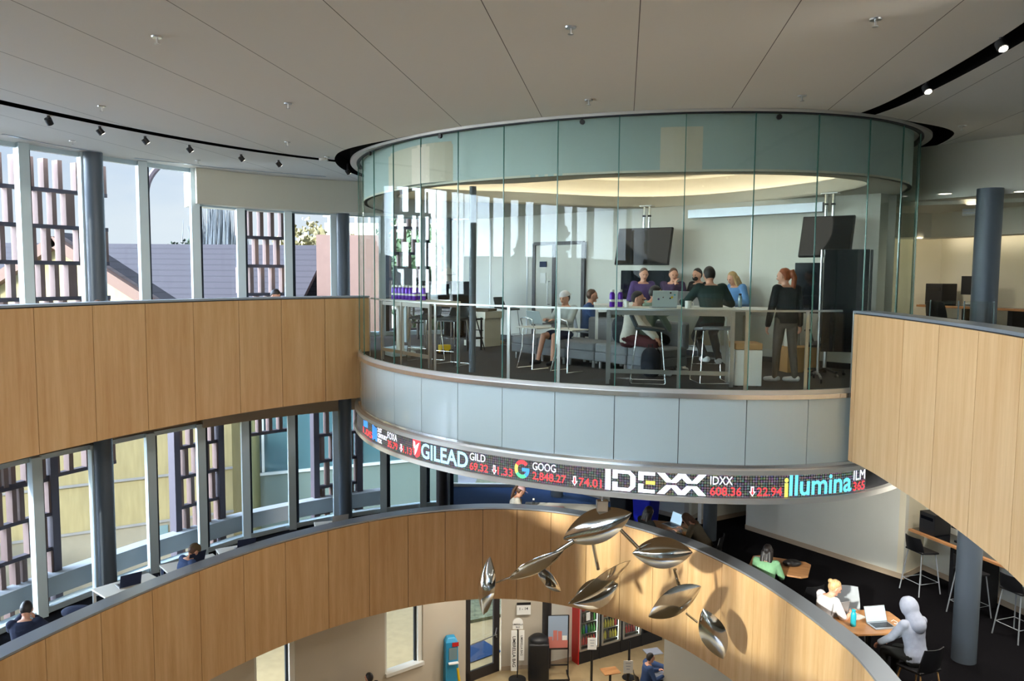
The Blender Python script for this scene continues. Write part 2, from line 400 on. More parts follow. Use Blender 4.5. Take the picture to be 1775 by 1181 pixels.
uLe = V.near(-2.72, 15.1)
# upper right, running from the glass room towards and behind the camera, then the upper left back to the glass room
right = [uRs, uRs+.09, V.near(4.36, 9.68)] ; right = [uRs, uRs+.1] + uR
u = right[-1]
mid_u = V.near(1.3, 1.4); left_end = V.near(-5.5, 4.1)
while u+step < mid_u: u += step; right.append(u)
balustrade('balcony_wall', 'pale maple-panelled curved balcony wall on the upper right, ending against the round glass room', right, 1.07, BOT, right[0], right[-1])
left = list(u_l3); u = left[0]+V.L if False else left[0]
if u < mid_u: u += 0
lo = []
uu = left[0]
start = left_end-V.L if left_end > left[0] else left_end
while uu-step > start+.3: uu -= step; lo.insert(0, uu)
left = [start] + lo + left + [uLe]
gb = thing('added_glass_balustrade', 'unseen glass balustrade added on the near side of the upper gallery, letting sunlight through', 'balustrade', (-2.7, 1.35, 0))  # added out of view; glass lets the sun reach the lower gallery
_a, _b = right[-1], left_end
if _b < _a: _b += V.L
while _a < _b-.3:
    _c = min(_a+1.2, _b); strip(MB(), V, _a+.01, _c-.01, .10, .12, 0, 1.05).build('pane', 'glass_clear', gb); _a = _c
balustrade('balcony_wall', 'honey-coloured maple-panelled curved balcony wall on the upper left, running behind the round glass room', left, 1.07, BOT, left[0], left[-1])
uM2 = [V.near(*p) for p in Mv]
ul = list(uM2); uu = ul[0]
lim = uM2[-1]-V.L
pre = []
while uu-step > lim+.2: uu -= step; pre.insert(0, uu)
full = [lim]+pre+uM2
balustrade('balcony_wall', 'orange-brown maple-panelled horseshoe balcony wall of the lower gallery, below the round glass room', full, -3.279, -5.216, full[0], full[-1])

# ---------------------------------------------------------------- floors
def outer(u):
    """outer edge of the galleries seen from the void edge"""
    p = V.at(u); c = Vector((-.9, 8)); d = (p-c).normalized(); r = (p-c).length
    for k in range(400):
        r += .05; q = c+d*r
        if q.x > 9.9 or q.y > 22.5 or q.y < -3.05: return q
        if q.x < 1.2:
            j = Wc.near(q.x, q.y) if k % 4 == 0 else None
            if j is not None:
                w_ = Wc.at(j)
                if (q-c).length > (w_-c).length-.12 and (w_-q).length < 1.2: return q
    return q
def slab(name, zt, zb, top, under, n=120, off=.12):
    rings = []; o = MB()
    for k in range(n+1):
        u = V.L*k/n; a = V.at(u, off); b = outer(u)
        rings.append([(a.x, a.y, zb), (b.x, b.y, zb), (b.x, b.y, zt), (a.x, a.y, zt)])
    o.loft(rings, close=False)
    ob = struct(o, name, top)
    ob.data.materials.append(M[under])
    for p in ob.data.polygons:
        if p.normal.z < -.5: p.material_index = 1
    return ob
slab('floor', Z3, BOT+.02, 'carpet_room', 'tan_soffit')
slab('floor', Z2, -5.19, 'carpet', 'tan_soffit')
struct(MB().box((0, 10, Z1-.1), (30, 34, .2)), 'floor', 'tile')
DI = Curve([DR.at(DR.L*k/40, -.05) for k in range(40)], closed=True)
struct(MB().prism([(p.x, p.y) for p in DI.p[:-1:6]], -.1, .012), 'floor', 'carpet_room')
# blue sky sheen painted on the carpet by the lower gallery's far window
struct(MB().prism([(-1.3, 17.2), (2.0, 17.0), (3.2, 19.0), (2.0, 21.0), (1.2, 21.45), (-1.6, 21.45)], Z2, Z2+.006), 'floor', 'sky_sheen_mat_blue')

# ---------------------------------------------------------------- main ceiling with dark slots cut into it
cm = M['ceil'] = mat('painted_ceiling_board', (214, 210, 202), .85)
t_ = cm.node_tree; b_ = t_.nodes['Principled BSDF']
tcn = t_.nodes.new('ShaderNodeTexCoord'); mp_ = t_.nodes.new('ShaderNodeMapping'); mp_.vector_type = 'TEXTURE'
mp_.inputs['Rotation'].default_value = (0, 0, -math.atan2(.14, 1)); mp_.inputs['Location'].default_value = (-1.454+.0, 6.115, 0)
sp_ = t_.nodes.new('ShaderNodeSeparateXYZ'); dv = t_.nodes.new('ShaderNodeMath'); dv.operation = 'DIVIDE'; dv.inputs[1].default_value = 1.185
fr = t_.nodes.new('ShaderNodeMath'); fr.operation = 'PINGPONG'; fr.inputs[1].default_value = .5
lt = t_.nodes.new('ShaderNodeMath'); lt.operation = 'LESS_THAN'; lt.inputs[1].default_value = .0035
mx_ = t_.nodes.new('ShaderNodeMix'); mx_.data_type = 'RGBA'; mx_.inputs[6].default_value = (.84, .82, .78, 1); mx_.inputs[7].default_value = (.16, .15, .14, 1)
for a, b in ((tcn.outputs['Object'], mp_.inputs['Vector']), (mp_.outputs[0], sp_.inputs[0]), (sp_.outputs['X'], dv.inputs[0]), (dv.outputs[0], fr.inputs[0]), (fr.outputs[0], lt.inputs[0]), (lt.outputs[0], mx_.inputs[0]), (mx_.outputs[2], b_.inputs['Base Color'])):
    t_.links.new(a, b)
cpts = [(12, -4.0), (12, 23), (-1.4, 23)]
for k_, p in enumerate(Wn[:27]):
    p = Vector(p); q = p+(p-Vector((-1, 8))).normalized()*(.3 if k_ < 17 else 1.2); cpts.append((q.x, q.y))  # unseen eave widened behind the camera to block high sun
cpts.append((0, -4.0))
ce = struct(MB().prism(cpts, CEIL, CEIL+.5), 'ceiling', 'ceil')
ce.data.materials.append(M['matte_black'])
def cutter(mb):
    o = mb.build('cut', 'matte_black'); return o
uA = V.near(-3.0, 14.9); uB = V.near(4.35, 10.2)-.15
k1 = MB(); n = 150; rings = []
ua, ub = uB, uA+V.L
for k in range(n+1):
    u = ua+(ub-ua)*k/n; a = V.at(u, .0); b = V.at(u, .24)
    rings.append([(a.x, a.y, CEIL-.1), (b.x, b.y, CEIL-.1), (b.x, b.y, CEIL+.25), (a.x, a.y, CEIL+.25)])
k1.loft(rings); c1 = cutter(k1)
def ringw(u):
    p = DR.at(u); t = (p.y-12.0)/2.1 if p.x < 2 else (p.y-10.5)/1.3
    t = max(0, min(1, t)); return t*t*(3-2*t)
k2 = MB(); o1 = DR; pts = 200; rings = []
for k in range(pts):
    u = DR.L*k/pts; w_ = ringw(u); a = DR.at(u, .03+.11*w_); b = DR.at(u, .045+.375*w_)
    rings.append([(a.x, a.y, CEIL-.1), (b.x, b.y, CEIL-.1), (b.x, b.y, CEIL+.25), (a.x, a.y, CEIL+.25)])
rings.append(rings[0]); k2.loft(rings, close=False); c2 = cutter(k2)
b = bmesh.new(); b.from_mesh(c2.data); bmesh.ops.remove_doubles(b, verts=b.verts, dist=1e-4); bmesh.ops.recalc_face_normals(b, faces=b.faces); b.to_mesh(c2.data); b.free()
def bake(o):
    dg = bpy.context.evaluated_depsgraph_get(); dg.update()
    me = bpy.data.meshes.new_from_object(o.evaluated_get(dg)); old = o.data; o.modifiers.clear(); o.data = me; return o
for c in (c1, c2):
    md = ce.modifiers.new('b', 'BOOLEAN'); md.operation = 'DIFFERENCE'; md.object = c; md.solver = 'EXACT'
    md.material_mode = 'TRANSFER'
bake(ce)
for c in (c1, c2): bpy.data.objects.remove(c)

# ---------------------------------------------------------------- columns
def column(x, y, z0, z1, r, label, m='col', base=.0):
    o = MB().cyl((x, y, z0), (x, y, z1), r, 28).build('column', m, smooth=True)
    return tag(o, label, 'column', 'round grey columns')
column(6.97, 11.75, Z3, CEIL-.75, .175, 'round grey column beyond the upper right balcony wall, in front of the computer desks')
column(6.97, 11.75, Z2, BOT+.02, .175, 'round grey column on dark carpet beside the hooded person, lower gallery')
column(-7.30, 14.0, Z3, CEIL, .155, 'round grey column by the upper left windows, between the two fin screens')
column(-7.30, 14.0, Z2, BOT+.02, .155, 'round grey column by the lower left windows, behind the horseshoe wall')
column(-3.88, 18.3, Z3, 2.85, .145, 'round grey column at the upper windows just left of the glass room')
column(-3.84, 18.1, Z2, BOT+.02, .15, 'dark round column at the lower windows, under the left rim of the ticker band', 'col')
column(-1.66, 18.8, Z2, BOT+.02, .14, 'black column below the glass room, at the end of the lower windows', 'col_dark')
pC = atz(1235, 930, Z2); column(pC.x, pC.y, Z2, BOT+.02, .15, 'slate round column behind the bent-over person under the ticker band')
column(1.22, 20.6, Z2, BOT+.02, .16, 'short visible grey column on sheen-painted carpet beyond the pink-capped person')
pL = (-3.9, 17.6); column(pL[0], pL[1], Z1, -5.19, .16, 'dark column against the ground floor wall between its two windows', 'col_dark')
column(.95, 19.95, Z1, -5.19, .13, 'dark column on the ground floor between door wall and poster easel', 'col_dark')

# ---------------------------------------------------------------- window walls
def window_wall(z0, z1, base, tops=None):
    pts = [Vector(p) for p in Wn[:27]]
    for i in range(len(pts)-1):
        a, b = pts[i], pts[i+1]; d = (b-a).normalized(); nn = Vector((d.y, -d.x))  # towards outside?
        zt = z1
        if tops: zt = tops(i)
        nm = 'window_%d' % (base+i)
        m = MB(); c = (a+b)/2; ln = (b-a).length
        rz = math.atan2(d.y, d.x)
        m.box((c.x, c.y, (z0+zt)/2), (ln-.02, .012, zt-z0), rz)
        o = m.build(nm, 'glass_win'); o['kind'] = 'structure'
        inn = (Vector((-1.2, 8))-a).normalized()
        q = a+inn*.07
        MB().box((q.x, q.y, (z0+zt)/2), (.16, .20, zt-z0), math.atan2(inn.y, inn.x)+PI/2).build('mullion', 'alu', o)
        q3 = a - d*.10+inn*.02
        MB().box((q3.x, q3.y, (z0+zt)/2), (.03, .14, zt-z0), rz+PI/2).build('gasket', 'alu_dark', o)
        MB().box((c.x, c.y, zt-.04), (ln, .08, .08), rz).build('head_rail', 'alu', o)
        MB().box((c.x, c.y, z0+.05), (ln, .12, .10), rz).build('sill_rail', 'alu', o)
uBulk = Vector((-6.3, 16.0))
window_wall(Z3, CEIL, 1, lambda i: CEIL if i >= 6 else 2.9)
window_wall(Z2, -1.6, 40)
# bulkhead above the far upper windows and the one above the lower windows
B3 = Curve([(-6.24,15.85),(-5.6,16.65),(-4.85,17.3),(-4.1,17.75),(-3.36,18.0),(-2.4,18.3),(-1.2,18.5)])
st = MB(); strip(st, B3, 0, B3.L, 0, -1.4 if B3.sgn > 0 else 1.4, 2.85, 3.54)
def bulk(c, z0, z1, nm, m, out):
    mb = MB(); rings = []; nn = int(c.L/.2)
    for k in range(nn+1):
        u = c.L*k/nn; p = c.at(u); q = p+(p-Vector((-1, 8))).normalized()*out
        rings.append([(p.x, p.y, z0), (q.x, q.y, z0), (q.x, q.y, z1), (p.x, p.y, z1)])
    return struct(mb.loft(rings), nm, m)
bulk(B3, 2.85, 3.545, 'trim_1', 'grey_bulk', 1.15)
B2 = Curve([(-6.24,15.9),(-5.6,16.7),(-4.85,17.4),(-4.1,17.95),(-3.36,18.35),(-2.4,18.75),(-1.2,19.1)])
bulk(B2, -1.66, BOT+.03, 'trim_2', 'tan_soffit', .9)
WL = Curve([Wc.at(Wc.L*k/30) for k in range(31)])
bulk(Curve([p for p in Wn[5:24]]), -1.62, BOT+.03, 'trim_3', 'tan_soffit', .3)
bulk(Curve([p for p in Wn]), -5.25, Z2+.02, 'trim_4', 'alu', .35)
bulk(Curve([p for p in Wn]), -.9, .06, 'trim_5', 'alu', .3)
# outside ledge below the lower windows
OL = []
for p in Wn[2:20]:
    p = Vector(p); OL.append(p+(p-Vector((-1, 8))).normalized()*.45)
lg = bulk(Curve(OL), -4.3, -3.95, 'trim_6', 'concrete', .3)
# ================================================================ the round glass room
def du(x, y): return DR.near(x, y)
us = [DR.near(*p) for p in (Dl[1:]+Ds+Dr)]
drum = thing('glass_room', 'round glass-walled meeting room projecting over the atrium, carrying the ticker band', 'glass room', (2.0, 15, -1.3))
for a, b in zip(us, us[1:]):
    g = strip(MB(), DR, a+.006, b-.006, -.006, .006, .06, 3.53, .1).build('glass_panel', 'glass_room', drum, smooth=False)
    strip(MB(), DR, b-.0055, b+.0055, -.008, .008, .06, 3.53, .02).build('edge', 'glass_edge', g)
    # lower opaque panels
    strip(MB(), DR, a+.005, b-.005, -.02, .0, -.90, -.055, .1).build('fascia_panel', 'drum_panel', drum)
ua, ub = us[0], us[-1]
fullu = (ub, ua+DR.L)
strip(MB(), DR, ua, ub, -.06, -.02, -.92, -.04).build('fascia_backing', 'cap_edge', drum)
strip(MB(), DR, ua, ub, -.06, .055, -.055, .005).build('floor_trim', 'trim_chrome', drum)
strip(MB(), DR, ua, ub, -.03, .025, .005, .06).build('glass_channel', 'ticker_trim', drum)
strip(MB(), DR, ua, ub, -.03, .03, 3.50, 3.548).build('top_channel', 'cap_edge', drum)
mb = MB(); rings = []
for k in range(241):
    u = DR.L*k/240; w_ = ringw(u); a = DR.at(u, .02); b = DR.at(u, .032+.11*w_); rings.append([(a.x, a.y, 3.515), (b.x, b.y, 3.515), (b.x, b.y, 3.553), (a.x, a.y, 3.553)])
mb.loft(rings, close=False).build('ceiling_ring', 'ticker_trim', drum)
# frosted upper band inside the glass
strip(MB(), DR, 0, DR.L, -.16, -.10, DROP, 3.545).build('frosted_band', 'frit', drum)
# rim, ticker recess, lower rim
strip(MB(), DR, 0, DR.L, -.06, .035, -.955, -.90).build('upper_rim', 'trim_chrome', drum)
strip(MB(), DR, 0, DR.L, -.10, .10, -1.015, -.955).build('rim_moulding', 'ticker_trim', drum)
strip(MB(), DR, 0, DR.L, -.10, .11, -1.385, -1.315).build('lower_rim', 'ticker_trim', drum)
strip(MB(), DR, 0, DR.L, -.10, .03, -1.32, -1.01).build('ticker_core', 'cap_edge', drum)
poly = [(p.x, p.y) for p in [DR.at(DR.L*k/60, -.05) for k in range(60)]]
MB().prism(poly, -1.37, -1.30).build('underside', 'tan_soffit', drum)
# standoff discs near the top of the glass
for px, py in ((600+558/3.474, 180+202/3.474), (1005, 210), (1341, 196), (1525, 205), (640, 270)):
    best = min((us[0]+(us[-1]-us[0])*k/600 for k in range(601)), key=lambda u_: abs(pxof(*DR.at(u_), 3.38)[0]-px) + (1e3 if DR.at(u_).y > 14.8 else 0))
    p = DR.at(best, .02); n_ = DR.nrm(best); zz = aty(px, py, p.y).z
    MB().cyl((p.x, p.y, zz), (p.x+n_.x*.03, p.y+n_.y*.03, zz), .033, 16).build('standoff', 'black', drum, smooth=True)
# ---- LED band
def led_mat():
    m = bpy.data.materials.new('led_matrix'); m.use_nodes = True; t = m.node_tree; b = t.nodes['Principled BSDF']
    b.inputs['Base Color'].default_value = (.02, .02, .022, 1); b.inputs['Roughness'].default_value = .5
    tcn = t.nodes.new('ShaderNodeUVMap'); tcn.uv_map = 'arc'
    v = t.nodes.new('ShaderNodeTexVoronoi'); v.inputs['Scale'].default_value = 30; v.inputs['Randomness'].default_value = .15
    t.links.new(tcn.outputs[0], v.inputs['Vector'])
    hs = t.nodes.new('ShaderNodeHueSaturation'); hs.inputs['Saturation'].default_value = .85; hs.inputs['Value'].default_value = .9
    t.links.new(v.outputs['Color'], hs.inputs['Color'])
    gt = t.nodes.new('ShaderNodeMath'); gt.operation = 'LESS_THAN'; gt.inputs[1].default_value = .42
    t.links.new(v.outputs['Distance'], gt.inputs[0])
    ml = t.nodes.new('ShaderNodeMath'); ml.operation = 'MULTIPLY'; ml.inputs[1].default_value = .16
    t.links.new(gt.outputs[0], ml.inputs[0])
    mi = t.nodes.new('ShaderNodeMix'); mi.data_type = 'RGBA'; mi.inputs[0].default_value = .5; mi.inputs[7].default_value = (.35, .36, .38, 1)
    t.links.new(hs.outputs[0], mi.inputs[6])
    t.links.new(mi.outputs[2], b.inputs['Emission Color']); t.links.new(ml.outputs[0], b.inputs['Emission Strength'])
    return m
M['led'] = led_mat()
uT = DR.near(4.66, 10.36)
tick = thing('ticker_display', 'curved LED stock ticker band wrapped round the base of the glass room', 'display', (2.1, 10, -1.3))
mb = MB(); nT = 220; rings = []
for k in range(nT+1):
    u_ = ua+(uT-ua)*k/nT; a = DR.at(u_, .03); b = DR.at(u_, .06)
    rings.append([(a.x, a.y, -1.312), (b.x, b.y, -1.312), (b.x, b.y, -1.018), (a.x, a.y, -1.018)])
mb.loft(rings); scr = mb.build('led_screen', 'led', tick)
uvl = scr.data.uv_layers.new(name='arc')
for lp in scr.data.loops:
    co = scr.data.vertices[lp.vertex_index].co; i_ = lp.vertex_index//4
    uvl.data[lp.index].uv = ((uT-ua)*i_/nT, co.z)
def emat(nm, c, e=1.0): M[nm] = mat(nm, c, .6, emit=e); return nm
emat('led_white', (236, 240, 255), .85); emat('led_red', (236, 56, 60), .8); emat('led_ice', (150, 210, 236), .7); emat('led_blue', (60, 130, 220), .7)
emat('led_yellow', (240, 220, 80), .8); emat('led_green', (70, 190, 120), .8); emat('led_cyan', (90, 190, 220), .75)
def flat_text(body, size, bold=0, sx=1.0):
    c = bpy.data.curves.new('t', 'FONT'); c.body = body; c.size = size; c.offset = bold; c.resolution_u = 3
    o = bpy.data.objects.new('t', c); COL.objects.link(o)
    dg = bpy.context.evaluated_depsgraph_get(); dg.update()
    me = bpy.data.meshes.new_from_object(o.evaluated_get(dg)); bpy.data.objects.remove(o)
    V_ = [(v.co.x*sx, v.co.y) for v in me.vertices]; F_ = [tuple(p.vertices) for p in me.polygons]
    return V_, F_
def fit(VF, w_, h_):
    V_, F_ = VF; x0 = min(v[0] for v in V_); x1 = max(v[0] for v in V_); y0 = min(v[1] for v in V_); y1 = max(v[1] for v in V_)
    return [((x-x0)/(x1-x0)*w_, (y-y0)/(y1-y0)*h_) for x, y in V_], F_
FR = [us[0]+(us[-1]-us[0])*k/900 for k in range(901)]
FR = [u_ for u_ in FR if DR.at(u_).y < 14.6]
def s_px(px, z=-1.16): return min(FR, key=lambda u_: abs(pxof(*DR.at(u_, .06), z)[0]-px))
def on_band(VF, u0, z0, name, m, off=.064):
    V_, F_ = VF; mb = MB(); vs_ = []
    for x, y in V_:
        p = DR.at(u0+x, off); vs_.append((p.x, p.y, z0+y))
    mb.add(vs_, F_); return mb.build(name, m, tick, recalc=False)
def word(body, pxa, pxb, f0, f1, name, m, bold=0):
    """text between two columns of the picture, f0..f1 as fractions of the band height"""
    z0 = -1.312+.294*f0; z1 = -1.312+.294*f1
    a, b = s_px(pxa), s_px(pxb)
    VF = fit(flat_text(body, 1, bold), b-a, z1-z0)
    if max(len(f) for f in VF[1]) > 4 or True: pass
    return on_band(VF, a, z0, name, m)
def poly_band(polys, pxa, pxb, name, m, f0=.06, f1=.94, off=.064):
    a, b = s_px(pxa), s_px(pxb); z0 = -1.312+.294*f0; h = .294*(f1-f0); V_ = []; F_ = []
    for pl in polys:
        F_.append(tuple(range(len(V_), len(V_)+len(pl)))); V_ += [(x*(b-a), y*h) for x, y in pl]
    return on_band((V_, F_), a, z0, name, m, off)
def R4(x0, y0, x1, y1): return [(x0, y0), (x1, y0), (x1, y1), (x0, y1)]
def arrow(px0, px1):
    poly_band([[(.5, 0), (1, .5), (.74, .5), (.74, 1), (.26, 1), (.26, .5), (0, .5)]], px0, px1, 'arrow_symbol', 'led_white', .06, .50)
    poly_band([[(.5, .12), (.8, .44), (.62, .44), (.62, .9), (.38, .9), (.38, .44), (.2, .44)]], px0, px1, 'arrow_fill', 'led_red', .06, .50, .067)
# left end: partly turned away entry
word('1.05', 632, 648, .08, .46, 'price_text', 'led_red', .02)
poly_band([R4(.0, .0, .5, .8), R4(.5, .1, 1, 1)], 633, 640, 'logo_mark', 'led_blue', .5, .95)
poly_band([R4(0, 0, .3, 1), R4(.36, .1, .64, .94), R4(.7, 0, 1, .9)], 648, 656.5, 'logo_mark', 'led_blue', .08, .94)
word('21ST', 657.5, 665, .68, .92, 'company_text', 'led_white', .02); word('CENTURY', 657.5, 674, .38, .62, 'company_text', 'led_white', .02); word('FOX', 657.5, 665, .08, .32, 'company_text', 'led_white', .02)
word('FOXA', 675, 691, .54, .92, 'symbol_text', 'led_white', .0); word('35.79', 675, 692, .08, .46, 'price_text', 'led_red', .01); arrow(696, 701); word('1.13', 702, 717, .08, .46, 'price_text', 'led_red', .01)
# shield with a leaf, GILEAD
poly_band([[(.5, 0), (.85, .12), (1, .35), (1, 1), (0, 1), (0, .45), (.12, .15)]], 719, 732, 'logo_shield', 'led_red', .04, .98)
poly_band([[(.3, .05), (.55, .3), (.95, .9), (.55, .72), (.3, .4)], [(.1, .95), (.3, .9), (.42, .62), (.25, .45), (.12, .6)]], 719.5, 731.5, 'logo_leaf', 'led_white', .1, .95, .068)
word('GILEAD', 733, 815, .1, .9, 'company_text', 'led_ice', .022)
word('GILD', 818.5, 844, .56, .92, 'symbol_text', 'led_white', .0); word('69.32', 818.5, 849, .08, .46, 'price_text', 'led_red', .008); arrow(857, 865); word('1.33', 867, 893, .08, .46, 'price_text', 'led_red', .008)
# four-colour G
def arc_g(a0, a1, m, r0=.30, r1=.5):
    pl = []; n_ = 8
    pl += [(.5+r1*math.cos(a0+(a1-a0)*k/n_), .5+r1*math.sin(a0+(a1-a0)*k/n_)) for k in range(n_+1)]
    pl += [(.5+r0*math.cos(a1+(a0-a1)*k/n_), .5+r0*math.sin(a1+(a0-a1)*k/n_)) for k in range(n_+1)]
    poly_band([[pl[k], pl[k+1], pl[2*n_-k], pl[2*n_+1-k]] for k in range(n_)], 896.5, 922, 'logo_arc', m, .08, .95)
arc_g(.7, 2.6, 'led_red'); arc_g(2.6, 3.7, 'led_yellow'); arc_g(3.7, 5.3, 'led_green'); arc_g(5.3, 6.28, 'led_blue')
poly_band([R4(.5, .4, 1.0, .58)], 896.5, 922, 'logo_bar', 'led_blue', .08, .95)
word('GOOG', 926, 967, .56, .92, 'symbol_text', 'led_white', .0); word('2,848.27', 926, 985, .06, .48, 'price_text', 'led_red', .008); arrow(995, 1005); word('74.01', 1007, 1047.5, .08, .46, 'price_text', 'led_red', .008)
# IDEXX in slabs
S = []
S += [R4(0, 0, .055, 1)]
S += [R4(.075, .0, .125, .42), R4(.075, .58, .125, 1), R4(.125, 0, .25, .16), R4(.125, .84, .25, 1), [(.25, 0), (.30, .22), (.255, .26), (.235, .16)], [(.25, 1), (.235, .84), (.255, .74), (.30, .78)], R4(.255, .24, .305, .76)]
S += [R4(.335, 0, .5, .16), R4(.335, .84, .5, 1), R4(.335, .16, .385, .42), R4(.335, .58, .385, .84)]
def XX(x0, x1):
    w_ = .075; mid = (x0+x1)/2
    return [[(x0, 1), (x0+w_, 1), (mid, .66), (mid, .56), (mid-.05, .56)], [(x1-w_, 1), (x1, 1), (mid+.05, .56), (mid, .56), (mid, .66)], [(x0, 0), (mid-.05, .44), (mid, .44), (mid, .34), (x0+w_, 0)], [(x1-w_, 0), (mid, .34), (mid, .44), (mid+.05, .44), (x1, 0)]]
S += XX(.52, .80) + XX(.72, 1.0)
poly_band(S, 1053, 1229, 'company_text', 'led_white', .04, .97)
poly_band([R4(.41, .42, .5, .58)], 1053, 1229, 'logo_bar', 'led_yellow', .04, .97, .068)
word('IDXX', 1235, 1273, .56, .92, 'symbol_text', 'led_white', .0); word('608.36', 1234, 1290, .08, .46, 'price_text', 'led_red', .008); arrow(1302, 1314); word('22.94', 1315, 1359, .08, .46, 'price_text', 'led_red', .008)
word('i', 1363, 1369.5, .02, .86, 'company_text', 'led_yellow', .03); word('llumina', 1373, 1479, .06, .98, 'company_text', 'led_cyan', .02)
word('ILM', 1483, 1502, .54, .98, 'symbol_text', 'led_white', .0); word('365', 1483, 1502, .06, .46, 'price_text', 'led_red', .01)

# ---- handrail inside the glass
rail = thing('handrail', 'slim steel handrail on posts just inside the curved glass of the round room', 'handrail', (2.1, 10.3, 0))
ra, rb = DR.near(-2.61, 13.97), DR.near(4.35, 10.2)
strip(MB(), DR, ra, rb, -.17, -.12, 1.045, 1.07).build('top_rail', 'steel', rail)
for px in (641, 662, 695, 754, 882, 969, 1178, 1294, 1398, 1478):
    u_ = min(FR, key=lambda q: abs(pxof(*DR.at(q, -.145), .5)[0]-px)); p = DR.at(u_, -.145); n_ = DR.nrm(u_)
    MB().box((p.x, p.y, .53), (.012, .045, 1.04), math.atan2(n_.y, n_.x)).build('post', 'steel', rail)
# ---- inner ceiling with a lit oval cove
HO = Curve([(-1.97,13.7),(-1.1,12.05),(.12,11.5),(1.2,10.8),(2.17,10.42),(3.65,10.40),(4.87,11.1),(5.0,12.4),(4.25,14.2),(3.3,15.3),(2.0,15.6),(.15,14.9),(-1.3,14.45)], closed=True)
mb = MB(); nn = 120
c0 = Vector((1.7, 13.2))
rings = []
for k in range(nn+1):
    th = 2*PI*k/nn; d_ = Vector((math.cos(th), math.sin(th)))
    def hit(c):
        best = None
        for a, b in zip(c.p, c.p[1:]):
            e = b-a; den = d_.x*e.y-d_.y*e.x
            if abs(den) < 1e-9: continue
            w_ = a-c0; t = (w_.x*e.y-w_.y*e.x)/den; s_ = (w_.x*d_.y-w_.y*d_.x)/den
            if t > 0 and -1e-6 <= s_ <= 1+1e-6 and (best is None or t < best): best = t
        return c0+d_*best
    rings.append((hit(HO), hit(DR), d_))
def cring(f): return [f(h, o_, d_) for h, o_, d_ in rings]
mb.loft(cring(lambda h, o_, d_: [(h.x, h.y, DROP), (o_.x-d_.x*.1, o_.y-d_.y*.1, DROP), (o_.x-d_.x*.1, o_.y-d_.y*.1, DROP+.03), (h.x, h.y, DROP+.03)]), close=False)
struct(mb, 'ceiling', 'grey_bulk')
cv = thing('cove_ceiling', 'oval lit ceiling cove inside the round glass room', 'ceiling cove', (1.7, 13.2, DROP))
MB().loft(cring(lambda h, o_, d_: [(h.x, h.y, DROP), (h.x+d_.x*.03, h.y+d_.y*.03, DROP), (h.x+d_.x*.03, h.y+d_.y*.03, DROP+.22), (h.x, h.y, DROP+.22)]), close=False).build('lip', 'grey_bulk', cv)
MB().loft(cring(lambda h, o_, d_: [(h.x+d_.x*.28, h.y+d_.y*.28, DROP+.03), (h.x+d_.x*.30, h.y+d_.y*.30, DROP+.03), (h.x+d_.x*.30, h.y+d_.y*.30, DROP+.56), (h.x+d_.x*.28, h.y+d_.y*.28, DROP+.56)]), close=False).build('cove_wall', 'cove_paint', cv)
MB().loft(cring(lambda h, o_, d_: [(h.x+d_.x*.10, h.y+d_.y*.10, DROP+.05), (h.x+d_.x*.16, h.y+d_.y*.16, DROP+.05), (h.x+d_.x*.16, h.y+d_.y*.16, DROP+.08), (h.x+d_.x*.10, h.y+d_.y*.10, DROP+.08)]), close=False).build('light_strip', 'cove', cv)
MB().prism([(h.x+d_.x*.29, h.y+d_.y*.29) for h, o_, d_ in rings[:-1]], DROP+.56, DROP+.6).build('top', 'cove_paint', cv)
# ---- back wall of the round room
def wallseg(name, a, b, z0, z1, m='wall', th=.12, base=True, bm='tan_soffit', kind=True, back=1):
    a, b = Vector(a), Vector(b); d = (b-a).normalized(); n_ = Vector((-d.y, d.x))*back; c = (a+b)/2+n_*th/2
    o = struct(MB().box((c.x, c.y, (z0+z1)/2), ((b-a).length, th, z1-z0), math.atan2(d.y, d.x)), name, m)
    if base:
        c2 = (a+b)/2-n_*.008
        MB().box((c2.x, c2.y, z0+.05), ((b-a).length, .016, .11), math.atan2(d.y, d.x)).build('baseboard', bm, o)
    return o
wallseg('wall_back', (-1.62, 19.75), (5.72, 12.50), Z3, DROP, 'wall', bm='cap_edge')
wallseg('wall_back_return', (5.72, 12.50), (5.95, 12.72), Z3, DROP, 'wall', base=False)
wallseg('wall_side', (5.95, 12.72), (6.15, 15.2), Z3, DROP, 'wall', base=False, back=-1)
# ================================================================ lower gallery walls (z from floor to soffit)
T2 = BOT+.03
T1 = -5.19
wallseg('wall_lower_a', (5.45, 18.0), (7.62, 15.0), Z2, T2, 'wall')
wallseg('wall_lower_b', (7.62, 15.0), (8.28, 15.52), Z2, T2, 'warm_wall')
wallseg('wall_lower_c', (8.28, 15.52), (9.22, 12.6), Z2, T2, 'wall')
wallseg('wall_lower_d', (9.22, 12.6), (9.95, 9.9), Z2, T2, 'wall')
wallseg('wall_lower_e', (1.25, 21.45), (4.25, 18.55), Z2, T2, 'wall')
wallseg('wall_lower_f', (4.25, 18.55), (4.55, 18.9), Z2, T2, 'beige_wall')
wallseg('wall_lower_g', (4.5, 18.35), (6.9, 19.75), Z2, T2, 'wall')
wallseg('wall_lower_h', (5.45, 18.0), (6.9, 19.75), Z2, T2, 'beige_wall', back=-1)
# far window of the lower gallery
o = struct(MB().box((-.1, 21.5, -3.0), (3.2, .012, 2.7), 0), 'window_80', 'glass_win')
MB().box((-.1, 21.5, -4.3), (3.2, .14, .08)).build('sill_rail', 'white', o)
MB().box((.55, 21.5, -3.0), (.06, .12, 2.7)).build('mullion', 'alu', o)
MB().box((-1.66, 21.45, -3.0), (.10, .14, 2.7)).build('mullion', 'white', o)
wallseg('wall_lower_i', (-1.62, 19.75), (-1.7, 21.5), Z2, T2, 'wall', back=-1)
